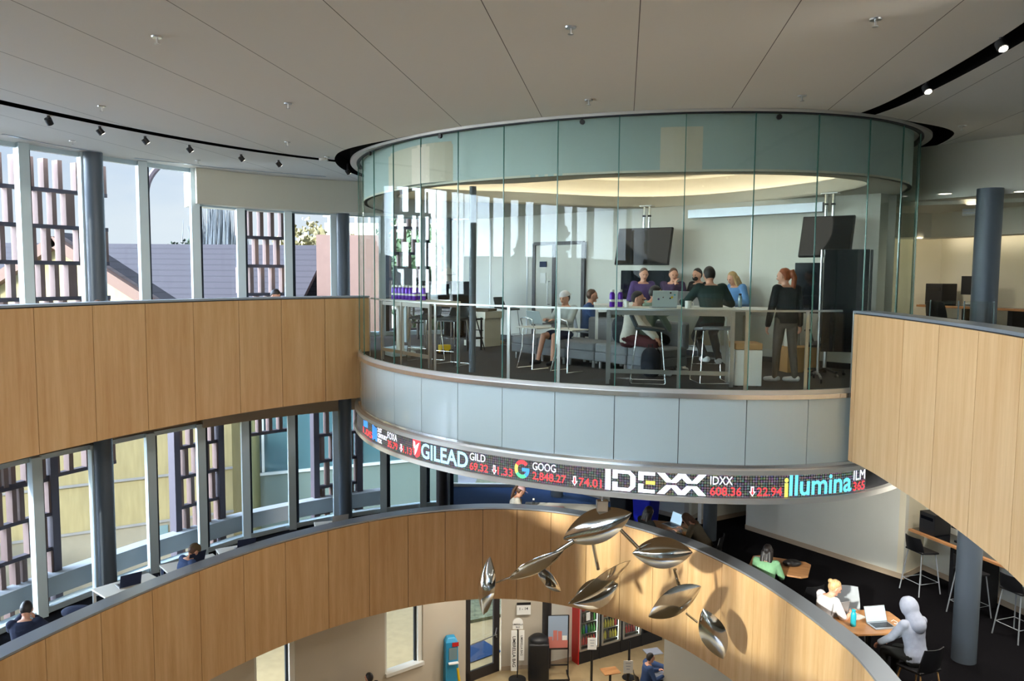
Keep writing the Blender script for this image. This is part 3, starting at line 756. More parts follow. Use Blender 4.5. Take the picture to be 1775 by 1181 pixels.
# ================================================================ upper right room
wallseg('wall_upper_a', (6.15, 15.2), (7.35, 15.6), Z3, CEIL, 'warm_wall', back=1)
wallseg('wall_upper_b', (7.35, 15.9), (8.34, 15.55), Z3, CEIL, 'warm_wall')
wallseg('wall_upper_c', (8.34, 15.55), (9.85, 11.95), Z3, CEIL, 'warm_wall')
struct(MB().prism([(6.2, 13.2), (9.95, 11.0), (9.95, 9.0), (9.9, 8.0), (8.9, 9.2), (6.35, 12.9)], 2.72, CEIL), 'ceiling', 'grey_bulk')
struct(MB().prism([(6.2, 13.2), (9.95, 11.0), (9.95, 9.0), (11, 12), (8.6, 16.2), (6.2, 16.2)], 2.66, 2.9), 'ceiling', 'grey_bulk')
struct(MB().prism([(6.2, 14.6), (7.6, 14.55), (9.2, 10.8), (9.5, 10.95), (7.9, 15.2), (6.2, 15.1)], 2.22, 2.7), 'trim_7', 'grey_bulk')
tag(MB().box((7.1, 15.22, 2.27), (1.5, .04, .03), .08).build('cove_strip_light', 'lamp'), 'hidden strip light washing the short wall behind the round room', 'strip light')
tag(MB().bar((8.24, 15.3, 2.27), (9.6, 12.1, 2.27), .04, .03).build('cove_strip_light', 'lamp'), 'hidden strip light washing the cream wall above the computer desks', 'strip light')
# perimeter walls far right and behind, all storeys
RW = [(9.85, 11.95), (10.0, 6.0), (9.6, 3.0), (9.0, -2.4)]
for k, (a, b) in enumerate(zip(RW, RW[1:])):
    wallseg('wall_right_%d' % k, b, a, Z3, CEIL, 'wall', back=-1)
    wallseg('wall_right_low_%d' % k, b, a, Z2, T2, 'wall', back=-1)
for z0_, z1_ in ((Z3, CEIL), (Z2, T2)):
    wallseg('wall_rear_%d' % (z0_ < -1), (9.0, -2.4), (-3.1, -3.3), z0_, z1_, 'wall', back=-1, base=False)
# ================================================================ ground floor
gA = [(-9.5, 12.1), (-6.9, 14.3), (-6.05, 15.0), (-3.62, 17.05), (-2.75, 17.78), (-1.13, 19.0), (-.28, 19.68), (-.02, 19.9)]
def gwall(a, b, z0, z1, nm): return wallseg(nm, a, b, z0, z1, 'beige_wall', .16, base=False)
# wall line with two windows and a door
dw = (Vector((-.28, 19.68))-Vector((-1.13, 19.0))).normalized(); P0 = Vector((-1.13, 19.0))
def gp(d_): q = P0+dw*d_; return (q.x, q.y)
wl_px = {}
def ground_t(px, py_z=(1100, -7.5)):
    # distance along the wall line where the photo column falls
    d = ray(px, 1100); best = None
    e = dw; den = d.x*e.y-d.y*e.x
    t = (P0.x*e.y-P0.y*e.x)/den
    q = Vector((d.x, d.y))*t; return (q-P0).dot(e)
w1a, w1b = ground_t(447), ground_t(519); w2a, w2b = ground_t(675), ground_t(741); da, db = ground_t(818), ground_t(874)
def wz(px, py):
    t = ground_t(px); q = gp(t); return aty(px, py, q[1]).z
sill1 = min(wz(519, 1181)-.15, -7.9); sill2 = wz(700, 1168)
gwall(gp(-14), gp(w1a), Z1, T1, 'wall_ground_a')
gwall(gp(w1a), gp(w1b), Z1, sill2, 'wall_ground_b'); gwall(gp(w1a), gp(w1b), -5.9, T1, 'wall_ground_c')
gwall(gp(w1b), gp(w2a), Z1, T1, 'wall_ground_d')
gwall(gp(w2a), gp(w2b), Z1, sill2, 'wall_ground_e'); gwall(gp(w2a), gp(w2b), -5.9, T1, 'wall_ground_f')
gwall(gp(w2b), gp(da-.05), Z1, T1, 'wall_ground_g')
gwall(gp(da-.05), gp(db+.05), -6.4, T1, 'wall_ground_h')
rzg = math.atan2(dw.y, dw.x); ng = Vector((-dw.y, dw.x))
def gframe(nm, a, b, z0, z1, n):
    q = Vector(gp((a+b)/2))+ng*.12
    o = struct(MB().box((q.x, q.y, (z0+z1)/2), (b-a, .012, z1-z0), rzg), nm, 'glass_win')
    for t, wd in ((a+.03, .06), (b-.06, .12)):
        p = Vector(gp(t))+ng*.1; MB().box((p.x, p.y, (z0+z1)/2), (wd, .14, z1-z0), rzg).build('jamb', 'white', o)
    p = Vector(gp(b-.15))+ng*.13; MB().box((p.x, p.y, (z0+z1)/2), (.05, .05, z1-z0), rzg).build('gasket', 'alu_dark', o)
    p = Vector(gp((a+b)/2))+ng*.05; MB().box((p.x, p.y, z0+.04), (b-a, .24, .08), rzg).build('sill', 'white', o)
    MB().box((p.x, p.y, z1-.04), (b-a, .2, .08), rzg).build('head', 'white', o)
gframe('window_81', w1a, w1b, sill2, -5.9, 1); gframe('window_82', w2a, w2b, sill2, -5.9, 1)
q = Vector(gp((da+db)/2))+ng*.04
dr = struct(MB().box((q.x, q.y, (Z1-6.4)/2+.1), (db-da-.22, .012, 2.0), rzg), 'door_1', 'glass_clear')
for t, wd in ((da+.05, .10), (db-.09, .18)):
    p = Vector(gp(t))+ng*.04; MB().box((p.x, p.y, (Z1-6.4)/2), (wd, .06, 2.28), rzg).build('door_stile', 'col_dark', dr)
MB().box((q.x, q.y, Z1+.13), (db-da, .06, .26), rzg).build('bottom_rail', 'col_dark', dr)
MB().box((q.x, q.y, -6.45), (db-da, .06, .12), rzg).build('top_rail', 'col_dark', dr)
p = Vector(gp(da+.1))-ng*.03; p2 = Vector(gp(db-.12))-ng*.03
MB().tube([(p.x, p.y, Z1+.98), (p2.x, p2.y, Z1+1.02)], .014, 8).build('push_bar', 'steel', dr)
MB().tube([(p2.x, p2.y, Z1+.95), (p2.x-.03, p2.y-.05, Z1+1.05), (p2.x, p2.y, Z1+1.2)], .014, 8).build('pull_handle', 'steel', dr)
# wall beside the door, poster wall
wallseg('wall_ground_i', (gp(db+.05)), (.95, 19.9), Z1, T1, 'beige_wall', bm='tan_soffit')
wallseg('wall_ground_j', (.95, 19.95), (1.75, 20.35), Z1, T1, 'wall')
wallseg('wall_ground_k', (1.75, 20.75), (6.5, 23.2), Z1, T1, 'beige_wall')
wallseg('wall_ground_l', (3.62, 17.95), (8.5, 16.6), Z1, T1, 'wall')
wallseg('wall_ground_m', (8.5, 16.6), (10, 0), Z1, T1, 'wall')
# ================================================================ outside
tag(MB().box((-12, 18, -9.05), (110, 110, .3)).build('ground', 'paving'), 'pale paved ground outside the building', 'ground', kind='structure')
tag(MB().prism([(-1.3, 22.4), (2.5, 24.3), (6, 28), (4, 33), (-1, 33)], -8.89, -8.6).build('grass_bank', 'grass'), 'dry grass bank outside the ground floor door', 'grass', kind='stuff')
tag(MB().prism([(-1.4, 21.8), (4.5, 21.8), (9, 27), (-1.0, 27)], -6.0, -5.2).build('gravel_bank', 'grass'), 'grey planted bank outside the far window of the lower gallery', 'ground', kind='stuff')
tag(MB().box((-.9, 20.7, Z1-.0+.016), (1.1, .8, .02), rzg).build('door_mat', 'sky_sheen_mat_blue'), 'blue mat on the paving outside the glass door', 'mat')
# gabled house with a purple metal roof
M['roof'] = mat('purple_standing_seam_roof', (128, 108, 140), .8, 0)
def roofmat():
    t = M['roof'].node_tree; b = t.nodes['Principled BSDF']; tcn = t.nodes.new('ShaderNodeTexCoord'); sp = t.nodes.new('ShaderNodeSeparateXYZ')
    dv = t.nodes.new('ShaderNodeMath'); dv.operation = 'DIVIDE'; dv.inputs[1].default_value = .22
    f_ = t.nodes.new('ShaderNodeMath'); f_.operation = 'FRACT'; lt = t.nodes.new('ShaderNodeMath'); lt.operation = 'LESS_THAN'; lt.inputs[1].default_value = .16
    mi = t.nodes.new('ShaderNodeMix'); mi.data_type = 'RGBA'; mi.inputs[6].default_value = (.032, .026, .033, 1); mi.inputs[7].default_value = (.016, .013, .017, 1)
    for a, c in ((tcn.outputs['Object'], sp.inputs[0]), (sp.outputs['Z'], dv.inputs[0]), (dv.outputs[0], f_.inputs[0]), (f_.outputs[0], lt.inputs[0]), (lt.outputs[0], mi.inputs[0]), (mi.outputs[2], b.inputs['Base Color'])): t.links.new(a, c)
roofmat()
hs = thing('house', 'neighbouring house with purple metal roof and yellow gable outside the upper left windows', 'house', (-14, 30, -8.9))
YR, YE, ZR, ZE = 33.0, 25.0, 2.45, -1.5
def slope(x0, x1, y0, z0, y1, z1, nm, m, t=.18, par=hs):
    return MB().loft([[(x0, y0, z0), (x0, y1, z1), (x0, y1, z1+t), (x0, y0, z0+t)], [(x1, y0, z0), (x1, y1, z1), (x1, y1, z1+t), (x1, y0, z0+t)]]).build(nm, m, par)
slope(-42, -7.6, YE, ZE, YR, ZR, 'roof', 'roof'); slope(-42, -7.6, YR, ZR, YR+5, ZE, 'roof_rear', 'roof')
MB().box((-25, YR-1.5, -5.3), (34, 11.5, 7.2)).build('wall', 'siding', hs)
# cross gable facing the atrium
gx, gy, gz = aty(97, 430, 22.5).x, 22.5, aty(97, 430, 22.5).z
lx, rx = gx-3.6, gx+3.6; ez = gz-2.35
MB().loft([[(lx+.25, gy, -8.8), (rx-.25, gy, -8.8), (rx-.25, gy, ez+.1), (gx, gy, gz-.15), (lx+.25, gy, ez+.1)], [(lx+.25, gy+1, -8.8), (rx-.25, gy+1, -8.8), (rx-.25, gy+1, ez+.1), (gx, gy+1, gz-.15), (lx+.25, gy+1, ez+.1)]]).build('gable_wall', 'siding', hs)
MB().bar((lx, gy-.15, ez), (gx+.05, gy-.15, gz), .3, .28).build('gable_trim', 'roof_trim', hs)
MB().bar((rx, gy-.15, ez), (gx-.05, gy-.15, gz), .3, .28).build('gable_trim', 'roof_trim', hs)
MB().loft([[(gx, gy, gz+.1), (rx, gy, ez+.1), (rx, gy, ez+.25), (gx, gy, gz+.25)], [(gx, gy+1.0, gz+.1), (rx, gy+1.0, ez+.1), (rx, gy+1.0, ez+.25), (gx, gy+1.0, gz+.25)]]).build('gable_roof', 'roof', hs)
# yellow-sided wing and its windows, seen through the lower windows
yw = thing('yellow_wing', 'yellow-sided building wing with a cream base outside the lower left windows', 'building', (-10, 20.5, -8.9))
a, b = Vector((-14.5, 17.5)), Vector((-7.73, 21.66)); d_ = (b-a).normalized(); rzy = math.atan2(d_.y, d_.x); n_ = Vector((-d_.y, d_.x))
c = (a+b)/2+n_*.2
MB().box((c.x, c.y, -3.1), ((b-a).length, .4, 4.1), rzy).build('wall', 'siding', yw)
MB().box((c.x, c.y, -7.0), ((b-a).length, .42, 3.7), rzy).build('base_wall', 'siding_low', yw)
for zz in (-5.13, -3.9):
    q = c-n_*.23; MB().box((q.x, q.y, zz), ((b-a).length, .03, .06), rzy).build('trim_band', 'concrete', yw)
for t in (2.1, 4.6):
    q = a+d_*t-n_*.02; MB().box((q.x, q.y, -4.5), (.05, .03, 1.2), rzy).build('trim_post', 'concrete', yw)
q = a+d_*1.2; f = MB().box((q.x, q.y, -2.45), (1.9, .08, 1.5), rzy).build('window', 'pane_grey', yw)
q -= n_*.05; MB().box((q.x, q.y, -3.22), (2.0, .08, .08), rzy).build('sill', 'terracotta', f)
q = a+d_*6.0; MB().box((q.x, q.y, -5.6), (.5, .06, .7), rzy).build('small_window', 'pane_grey', yw)
# teal glazed wing
M['downpipe_olive'] = mat('olive_pipe_paint', (110, 116, 84), .6)
tw = thing('glazed_wing', 'teal-glazed building wing outside the lower middle windows', 'building', (-5, 23, -8.9))
a, b = Vector((-7.25, 22.5)), Vector((-1.7, 25.0)); d_ = (b-a).normalized(); rzt = math.atan2(d_.y, d_.x); n_ = Vector((-d_.y, d_.x)); c = (a+b)/2+n_*.3
MB().box((c.x, c.y, -2.6), ((b-a).length, .6, 3.3), rzt).build('glazing', 'teal_glass', tw)
MB().box((c.x, c.y, -5.2), ((b-a).length, .62, 1.9), rzt).build('spandrel', 'teal_pale', tw)
q = c-n_*.33; MB().box((q.x, q.y, -4.3), ((b-a).length, .08, .08), rzt).build('sill_band', 'alu', tw)
for t in (.1, 1.5, 2.9, 4.3, 5.7):
    q = a+d_*t-n_*.03; MB().box((q.x, q.y, -2.6), (.07, .08, 3.3), rzt).build('mullion', 'alu', tw)
q = a-d_*.15; MB().cyl((q.x, q.y, -8.9), (q.x, q.y, -.9),   .17, 16).build('downpipe', 'downpipe_olive', tw, smooth=True)
# terracotta coloured block and pale rooftops on the horizon
bb = thing('brick_block', 'dusky red block with a white rooftop frame, right of the upper windows', 'building', (-6.1, 30, -8.9))
MB().box((-6.1, 31, -3.0), (2.3, 3, 11.8)).build('wall', 'terracotta', bb)
for k in range(4): MB().box((-6.8+k*.5, 29.6, 3.25), (.08, .08, .75)).build('roof_post', 'white', bb)
MB().box((-6.0, 29.6, 3.6), (2.0, .1, .08)).build('roof_beam', 'white', bb)
mn = thing('pale_office', 'cream office block above the trees, seen through the round room', 'building', (-6, 60, -8.9))
MB().box((-7, 62, -1.5), (14, 5, 13.4)).build('wall', 'cream_box', mn)
for k in range(3): MB().box((-11+k*3.2, 59.45, 2.6), (.7, .12, 1.6)).build('window', 'pane_grey', mn)
MB().box((-9, 61, 5.4), (1.6, 1.6, .7)).build('roof_plant', 'concrete', mn)
tag(MB().cyl((-16.9, 50, -8.9), (-16.9, 50, 5.3), .18, 8).tube([(-16.9, 50, 5.3), (-16.9, 50, 6.2)], [.12, .01], 8).build('spire', 'white'), 'small white spire on the skyline behind the middle fin screen', 'spire')
def tree(name, label, x, y, z0, h, r, m, n=420, cone=False, group='trees outside', seed=1, ls=.34):
    rr = random.Random(seed); t = thing(name, label, 'tree', (x, y, z0), group=group)
    MB().tube([(x, y, z0), (x+.05*r, y, z0+h*.55), (x, y+.03*r, z0+h*.9)], [r*.09+.06, r*.05+.03, .02], 8).build('trunk', 'bark', t, smooth=True)
    mb = MB()
    for k in range(n):
        if cone:
            f = rr.random()**.8; rad = r*(1-f*.85)*(.35+.65*rr.random())*(1 if f > .06 else .5); an = rr.random()*2*PI
            p = Vector((x+rad*math.cos(an), y+rad*math.sin(an), z0+.08*h+f*.92*h))
        else:
            while 1:
                v = Vector((rr.uniform(-1, 1), rr.uniform(-1, 1), rr.uniform(-1, 1)))
                if .35 < v.length < 1: break
            bump = 1+.18*math.sin(v.x*7+seed)+.15*math.sin(v.y*6+v.z*5)
            p = Vector((x+v.x*r*bump, y+v.y*r*bump, z0+h-r*.85+v.z*r*.85*bump))
        s_ = ls*(.5+rr.random()); q = Quaternion((rr.random()-.5, rr.random()-.5, rr.random()-.5, rr.random()-.5)).normalized().to_matrix()
        mb.add([p+q @ Vector(c_)*s_ for c_ in ((-1, -.6, 0), (1, -.6, .1), (1, .6, 0), (-1, .6, -.1), (0, 0, .7))], [(0, 1, 4), (1, 2, 4), (2, 3, 4), (3, 0, 4), (3, 2, 1, 0)])
    mb.build('crown', m, t, recalc=False); return t
tree('golden_tree', 'golden-leaved tree behind the purple roof, left of the upper grey column', -11.6, 47, -8.9, 13.2, 2.7, 'leaf_gold', 1500, seed=2, ls=.16)
tree('leafy_tree', 'broad green tree seen through the left side of the round room', -3.9, 40, -8.9, 12.4, 2.9, 'leaf', 2200, seed=3, ls=.17)
tree('leafy_tree', 'taller green tree left of the broad one, seen through the round room', -7.2, 56, -8.9, 14.0, 3.2, 'leaf', 1900, seed=4, ls=.17)
tree('leafy_tree', 'small rounded tree poking over the purple roof ridge', -17.0, 41, -8.9, 12.0, 1.0, 'leaf_dark', 300, seed=5, ls=.12)
# bare poplar, fine twigs
bp = thing('bare_poplar', 'tall bare grey poplar clump behind the purple roof', 'tree', (-17.5, 47, -8.9), group='trees outside')
rr = random.Random(11)
mb = MB().tube([(-17.3, 47, -8.9), (-17.3, 47, 4)], [.3, .12], 8); mb.build('trunk', 'twig', bp)
mb = MB()
for k in range(420):
    x0 = -17.4+rr.gauss(0, .75); z0 = rr.uniform(.5, 2.5); hh = rr.uniform(2.2, 4.2)*(1-abs(x0+17.4)/6)
    mb.tube([(x0, 47+rr.uniform(-.5, .5), z0), (x0+rr.uniform(-.12, .12), 47, z0+hh)], [.035, .012], 4)
mb.build('crown', 'twig', bp)
# cypress row and louvred roof that the glass reflects, left of and behind the camera
for k, (x, y, h, r) in enumerate([(-15, 3.5, 12.6, 1.0), (-17, 1.2, 11.6, 1.0), (-16, -1.5, 13.2, 1.1), (-14.5, -5, 12.4, 1.0), (-13, -8.5, 13.4, 1.1), (-9, -12.5, 12.2, 1.0), (-6.4, -13, 13.4, 1.1), (-16.5, 7, 12, 1.0)]):
    tree('cypress', '%s of the tall dark cypresses mirrored in the round room glass' % ORD[k], x, y, -8.9, h, r, 'leaf_dark', 420, cone=True, group='cypresses outside', seed=20+k, ls=.2)
hr_ = thing('roof_annex', 'low building with a ribbed purple roof, mirrored in the round room glass', 'building', (-22, -6, -8.9))
a = (-19, 9); b = (-6.5, -19)
dd = (Vector(b)-Vector(a)).normalized(); nn_ = Vector((dd.y, -dd.x)); 
if nn_.x > 0: nn_ = -nn_
def P3(p, o, z): q = Vector(p)+nn_*o; return (q.x, q.y, z)
MB().loft([[P3(a, 0, -1.2), P3(a, 7, 2.1), P3(a, 7, 2.3), P3(a, 0, -1.0)], [P3(b, 0, -1.2), P3(b, 7, 2.1), P3(b, 7, 2.3), P3(b, 0, -1.0)]]).build('roof', 'roof', hr_)
MB().loft([[P3(a, .4, -8.8), P3(a, 7, -8.8), P3(a, 7, -1.0), P3(a, .4, -1.2)], [P3(b, .4, -8.8), P3(b, 7, -8.8), P3(b, 7, -1.0), P3(b, .4, -1.2)]]).build('wall', 'siding', hr_)
# ================================================================ fin screens outside the windows
def fin_screen(i, z0, z1, label, f0=0.0, f1=1.0, ph=0, posts=(), off=.75):
    """rows of staggered terracotta fins between dark rails, in front of window bay i"""
    a, b = Vector(Wn[i]), Vector(Wn[i+1]); ctr = Vector((-1, 8))
    a = a+(a-ctr).normalized()*off; b = b+(b-ctr).normalized()*off; d = b-a; a2 = a+d*f0; b2 = a+d*f1; L_ = (b2-a2).length; d = d.normalized(); rz = math.atan2(d.y, d.x)
    c = (a2+b2)/2; t = thing('fin_screen', label, 'sun screen', (c.x, c.y, z0), group='terracotta fin screens outside')
    hgt = .64; n_ = int((z1-z0)/hgt)+1; fins = MB(); rails = MB(); sp = .26
    for k in range(n_):
        zz = z0+k*hgt; zt = min(zz+hgt, z1)
        rails.box((c.x, c.y, zz), (L_, .12, .07), rz)
        o_ = (k+ph) % 2*.5
        x = sp*(.25+o_)
        while x < L_:
            p = a2+d*x; fins.box((p.x, p.y, (zz+zt)/2), (.085, .16, zt-zz-.07), rz); x += sp
    rails.build('rail_frame', 'screen_frame', t); fins.build('fins', 'terracotta', t)
    for f in posts:
        p = a2.lerp(b2, f); MB().box((p.x, p.y, (z0+z1)/2), (.14, .22, z1-z0), rz).build('side_post', 'screen_frame', t)
# Wn index: bays 9..: 9 (-8.01,13.08)->(-8.4,12); 8: (-7.53,14.08)->(-8.01,13.08)
fin_screen(9, -2.2, 3.5, 'fin screen at the far left edge, outside the upper windows')
fin_screen(8, -2.2, 3.5, 'wide fin screen left of the first upper column, outside', ph=1)
fin_screen(7, -2.2, 3.5, 'fin screen right of the first upper column, outside', .42, 1.0)
fin_screen(4, -2.2, 3.2, 'fin screen in front of the purple roof, under the bulkhead', .0, .95, ph=1)
fin_screen(1, -1.2, 3.6, 'fin screen seen through the left edge of the round glass room', .05, .95)
fin_screen(9, -8.0, -1.2, 'dark fin screen at the far left edge, outside the lower windows', 0, 1)
fin_screen(8, -8.0, -1.2, 'fin screen beside the first lower mullion, outside the yellow wing', .45, 1.0, posts=(0,))
fin_screen(6, -5.4, -1.2, 'curved-headed fin screen above the beanie wearer, outside', .0, .35, ph=1, posts=(1,))
fin_screen(5, -5.4, -1.2, 'fin screen just right of the beanie wearer, outside', .45, 1.0, posts=(0,))
fin_screen(3, -5.0, -1.2, 'fin screen left of the dark lower column, outside the teal wing', .0, .42, ph=1, posts=(1,))
fin_screen(2, -5.0, -1.2, 'fin screen right of the dark lower column, under the ticker', .5, .95, posts=(0,))
# arched roof member outside the fourth window
ar = aty(262, 350, 17.5); pts_ = []
for k in range(9):
    px_ = 249+26*(k/8)**1.6; py_ = 352-58*(k/8)**.62; pts_.append(aty(px_, py_, 17.3))
pts_.append(aty(300, 286, 17.3)); pts_.append(aty(360, 275, 17.3))
tag(MB().tube(pts_, .07, 8).build('arched_beam', 'screen_frame'), 'dark curved roof beam crossing the top of the open upper window', 'beam')
# ================================================================ ceiling fittings
H = thing('sprinkler', '', 'sprinkler', (0, 0, CEIL), group='ceiling sprinklers', local=True)
MB().lathe([(.0, -.012), (.045, -.012), (.05, 0), (0, 0)], n=16).build('escutcheon', 'steel', H)
MB().lathe([(.008, -.06), (.008, -.01)], n=8).lathe([(.0, -.066), (.024, -.064), (.024, -.058), (0, -.056)], n=12).build('head', 'steel', H)
SP = [(264, 73), (170, 195), (493, 185), (981, 45), (1014, 171), (1509, 23), (1384, 158), (493, 252), (120, 256), (338, 286), (562, 277), (1662, 206)]
SP.sort()
for k, (px, py) in enumerate(SP):
    p = atz(px, py, CEIL); lb = '%s sprinkler head from the left on the main ceiling' % ORD[k]
    if k == 0: H.location = p; H['label'] = lb
    else: dup(H, p, 0, lb)
cam2 = aty(556, 311, 14.5)
tag(MB().lathe([(0, -.05), (.07, -.045), (.075, 0), (0, 0)], (cam2.x, cam2.y, CEIL)).build('smoke_detector', 'socket_white'), 'small white detector on the ceiling above the grey bulkhead', 'detector')
S_ = thing('track_spotlight', '', 'spotlight', (0, 0, 0), group='black spotlights in the ceiling slot', local=True)
MB().cyl((0, 0, .12), (0, 0, -.02), .02, 8).build('stem', 'black', S_)
MB().cyl((-.0, -.02, -.01), (.0, .035, -.075), .045, 14).build('can', 'black', S_, smooth=True)
MB().cyl((.0, .035, -.075), (.0, .037, -.078), .036, 14).build('lens', 'lamp', S_)
TL = [(78, 213), (167, 230), (246, 246), (323, 260), (413, 275), (478, 284), (1600, 132), (1728, 52), (598, 296)]
TL.sort()
for k, (px, py) in enumerate(TL):
    p = atz(px, py, CEIL); p.z = CEIL-.03; lb = '%s black spotlight from the left in the dark ceiling slot' % ORD[k]
    rz = math.radians(-50) if k < 7 else PI
    if k == 0: S_.location = p; S_['label'] = lb
    else: dup(S_, p, rz, lb)
D_ = thing('downlight', 'recessed downlight in the low ceiling left of the upper right column', 'downlight', (0, 0, 0), group='recessed downlights', local=True)
MB().lathe([(.09, 0), (.10, -.006), (.085, -.008), (.08, 0)], n=20).build('trim_ring', 'white', D_); MB().lathe([(0, -.004), (.08, -.004), (.08, 0), (0, 0)], n=20).build('lens', 'lamp', D_)
p = atz(1634, 324, 2.66); D_.location = p
dup(D_, atz(1766, 318, 2.66), 0, 'recessed downlight in the low ceiling at the right edge of the picture')
pv = aty(1676, 352, 13.5)
vn = thing('air_grille', 'white square air grille on the dark beam left of the upper right column', 'grille', pv)
rzv = math.radians(-35)
MB().box(pv, (.19, .03, .19), rzv).build('frame', 'white', vn)
for k in range(3): MB().box((pv.x-.01, pv.y-.02, pv.z-.05+.05*k), (.17, .02, .008), rzv).build('blade', 'cap', vn)
# ceiling diffuser slots near the upper left windows
for k, (a, b, lb) in enumerate([((0, 246), (170, 275), 'long ceiling air slot above the first upper windows'), ((228, 284), (560, 311), 'long thin ceiling air slot above the grey bulkhead')]):
    A_, B_ = atz(*a, CEIL), atz(*b, CEIL)
    m_ = (A_+B_)/2; out = (Vector((m_.x, m_.y))-Vector((-1, 8))).normalized()*(.12 if k == 0 else .2)
    C_ = Curve([(A_.x, A_.y), (m_.x+out.x, m_.y+out.y), (B_.x, B_.y)])
    mb = MB(); strip(mb, C_, 0, C_.L, -.03, .03, CEIL-.008, CEIL-.001); tag(mb.build('air_slot', 'cap'), lb, 'air vent', 'ceiling air slots')
# ================================================================ people
def cap(mb, a, b, ra, rb, n=12):
    """tapered limb with rounded ends"""
    a, b = Vector(a), Vector(b); d = b-a
    if d.length < 1e-5: return mb.ball(a, ra, n)
    L_ = d.length; d.normalize(); P = []; R = []
    for k in range(4):
        t = -PI/2+PI/2*(k+.35)/4; P.append(a+d*math.sin(t)*ra); R.append(math.cos(t)*ra)
    P.append(a); R.append(ra); P.append(a+d*L_*.5); R.append((ra+rb)/2*1.03); P.append(b); R.append(rb)
    for k in range(4):
        t = PI/2*(k+.65)/4; P.append(b+d*math.sin(t)*rb); R.append(max(.001, math.cos(t)*rb))
    return mb.tube(P, R, n)
def ik(a, b, l1, l2, pole):
    a, b = Vector(a), Vector(b); d = b-a; L_ = min(d.length, (l1+l2)*.998); dn = d.normalized(); b = a+dn*L_
    x = (l1*l1-l2*l2+L_*L_)/(2*L_); h = math.sqrt(max(0, l1*l1-x*x)); p = Vector(pole)-a; p = p-dn*p.dot(dn)
    p = p.normalized() if p.length > 1e-5 else Vector((0, 0, 1))
    return a+dn*x+p*h, b
def melt(o, vox, sm=1):
    md = o.modifiers.new('r', 'REMESH'); md.mode = 'VOXEL'; md.voxel_size = vox; md.use_smooth_shade = True
    if sm: m2 = o.modifiers.new('s', 'SMOOTH'); m2.factor = .5; m2.iterations = sm
    m_ = o.data.materials[0] if o.data.materials else None
    bake(o)
    if not o.data.materials and m_: o.data.materials.append(m_)
    for p in o.data.polygons: p.use_smooth = True
    return o
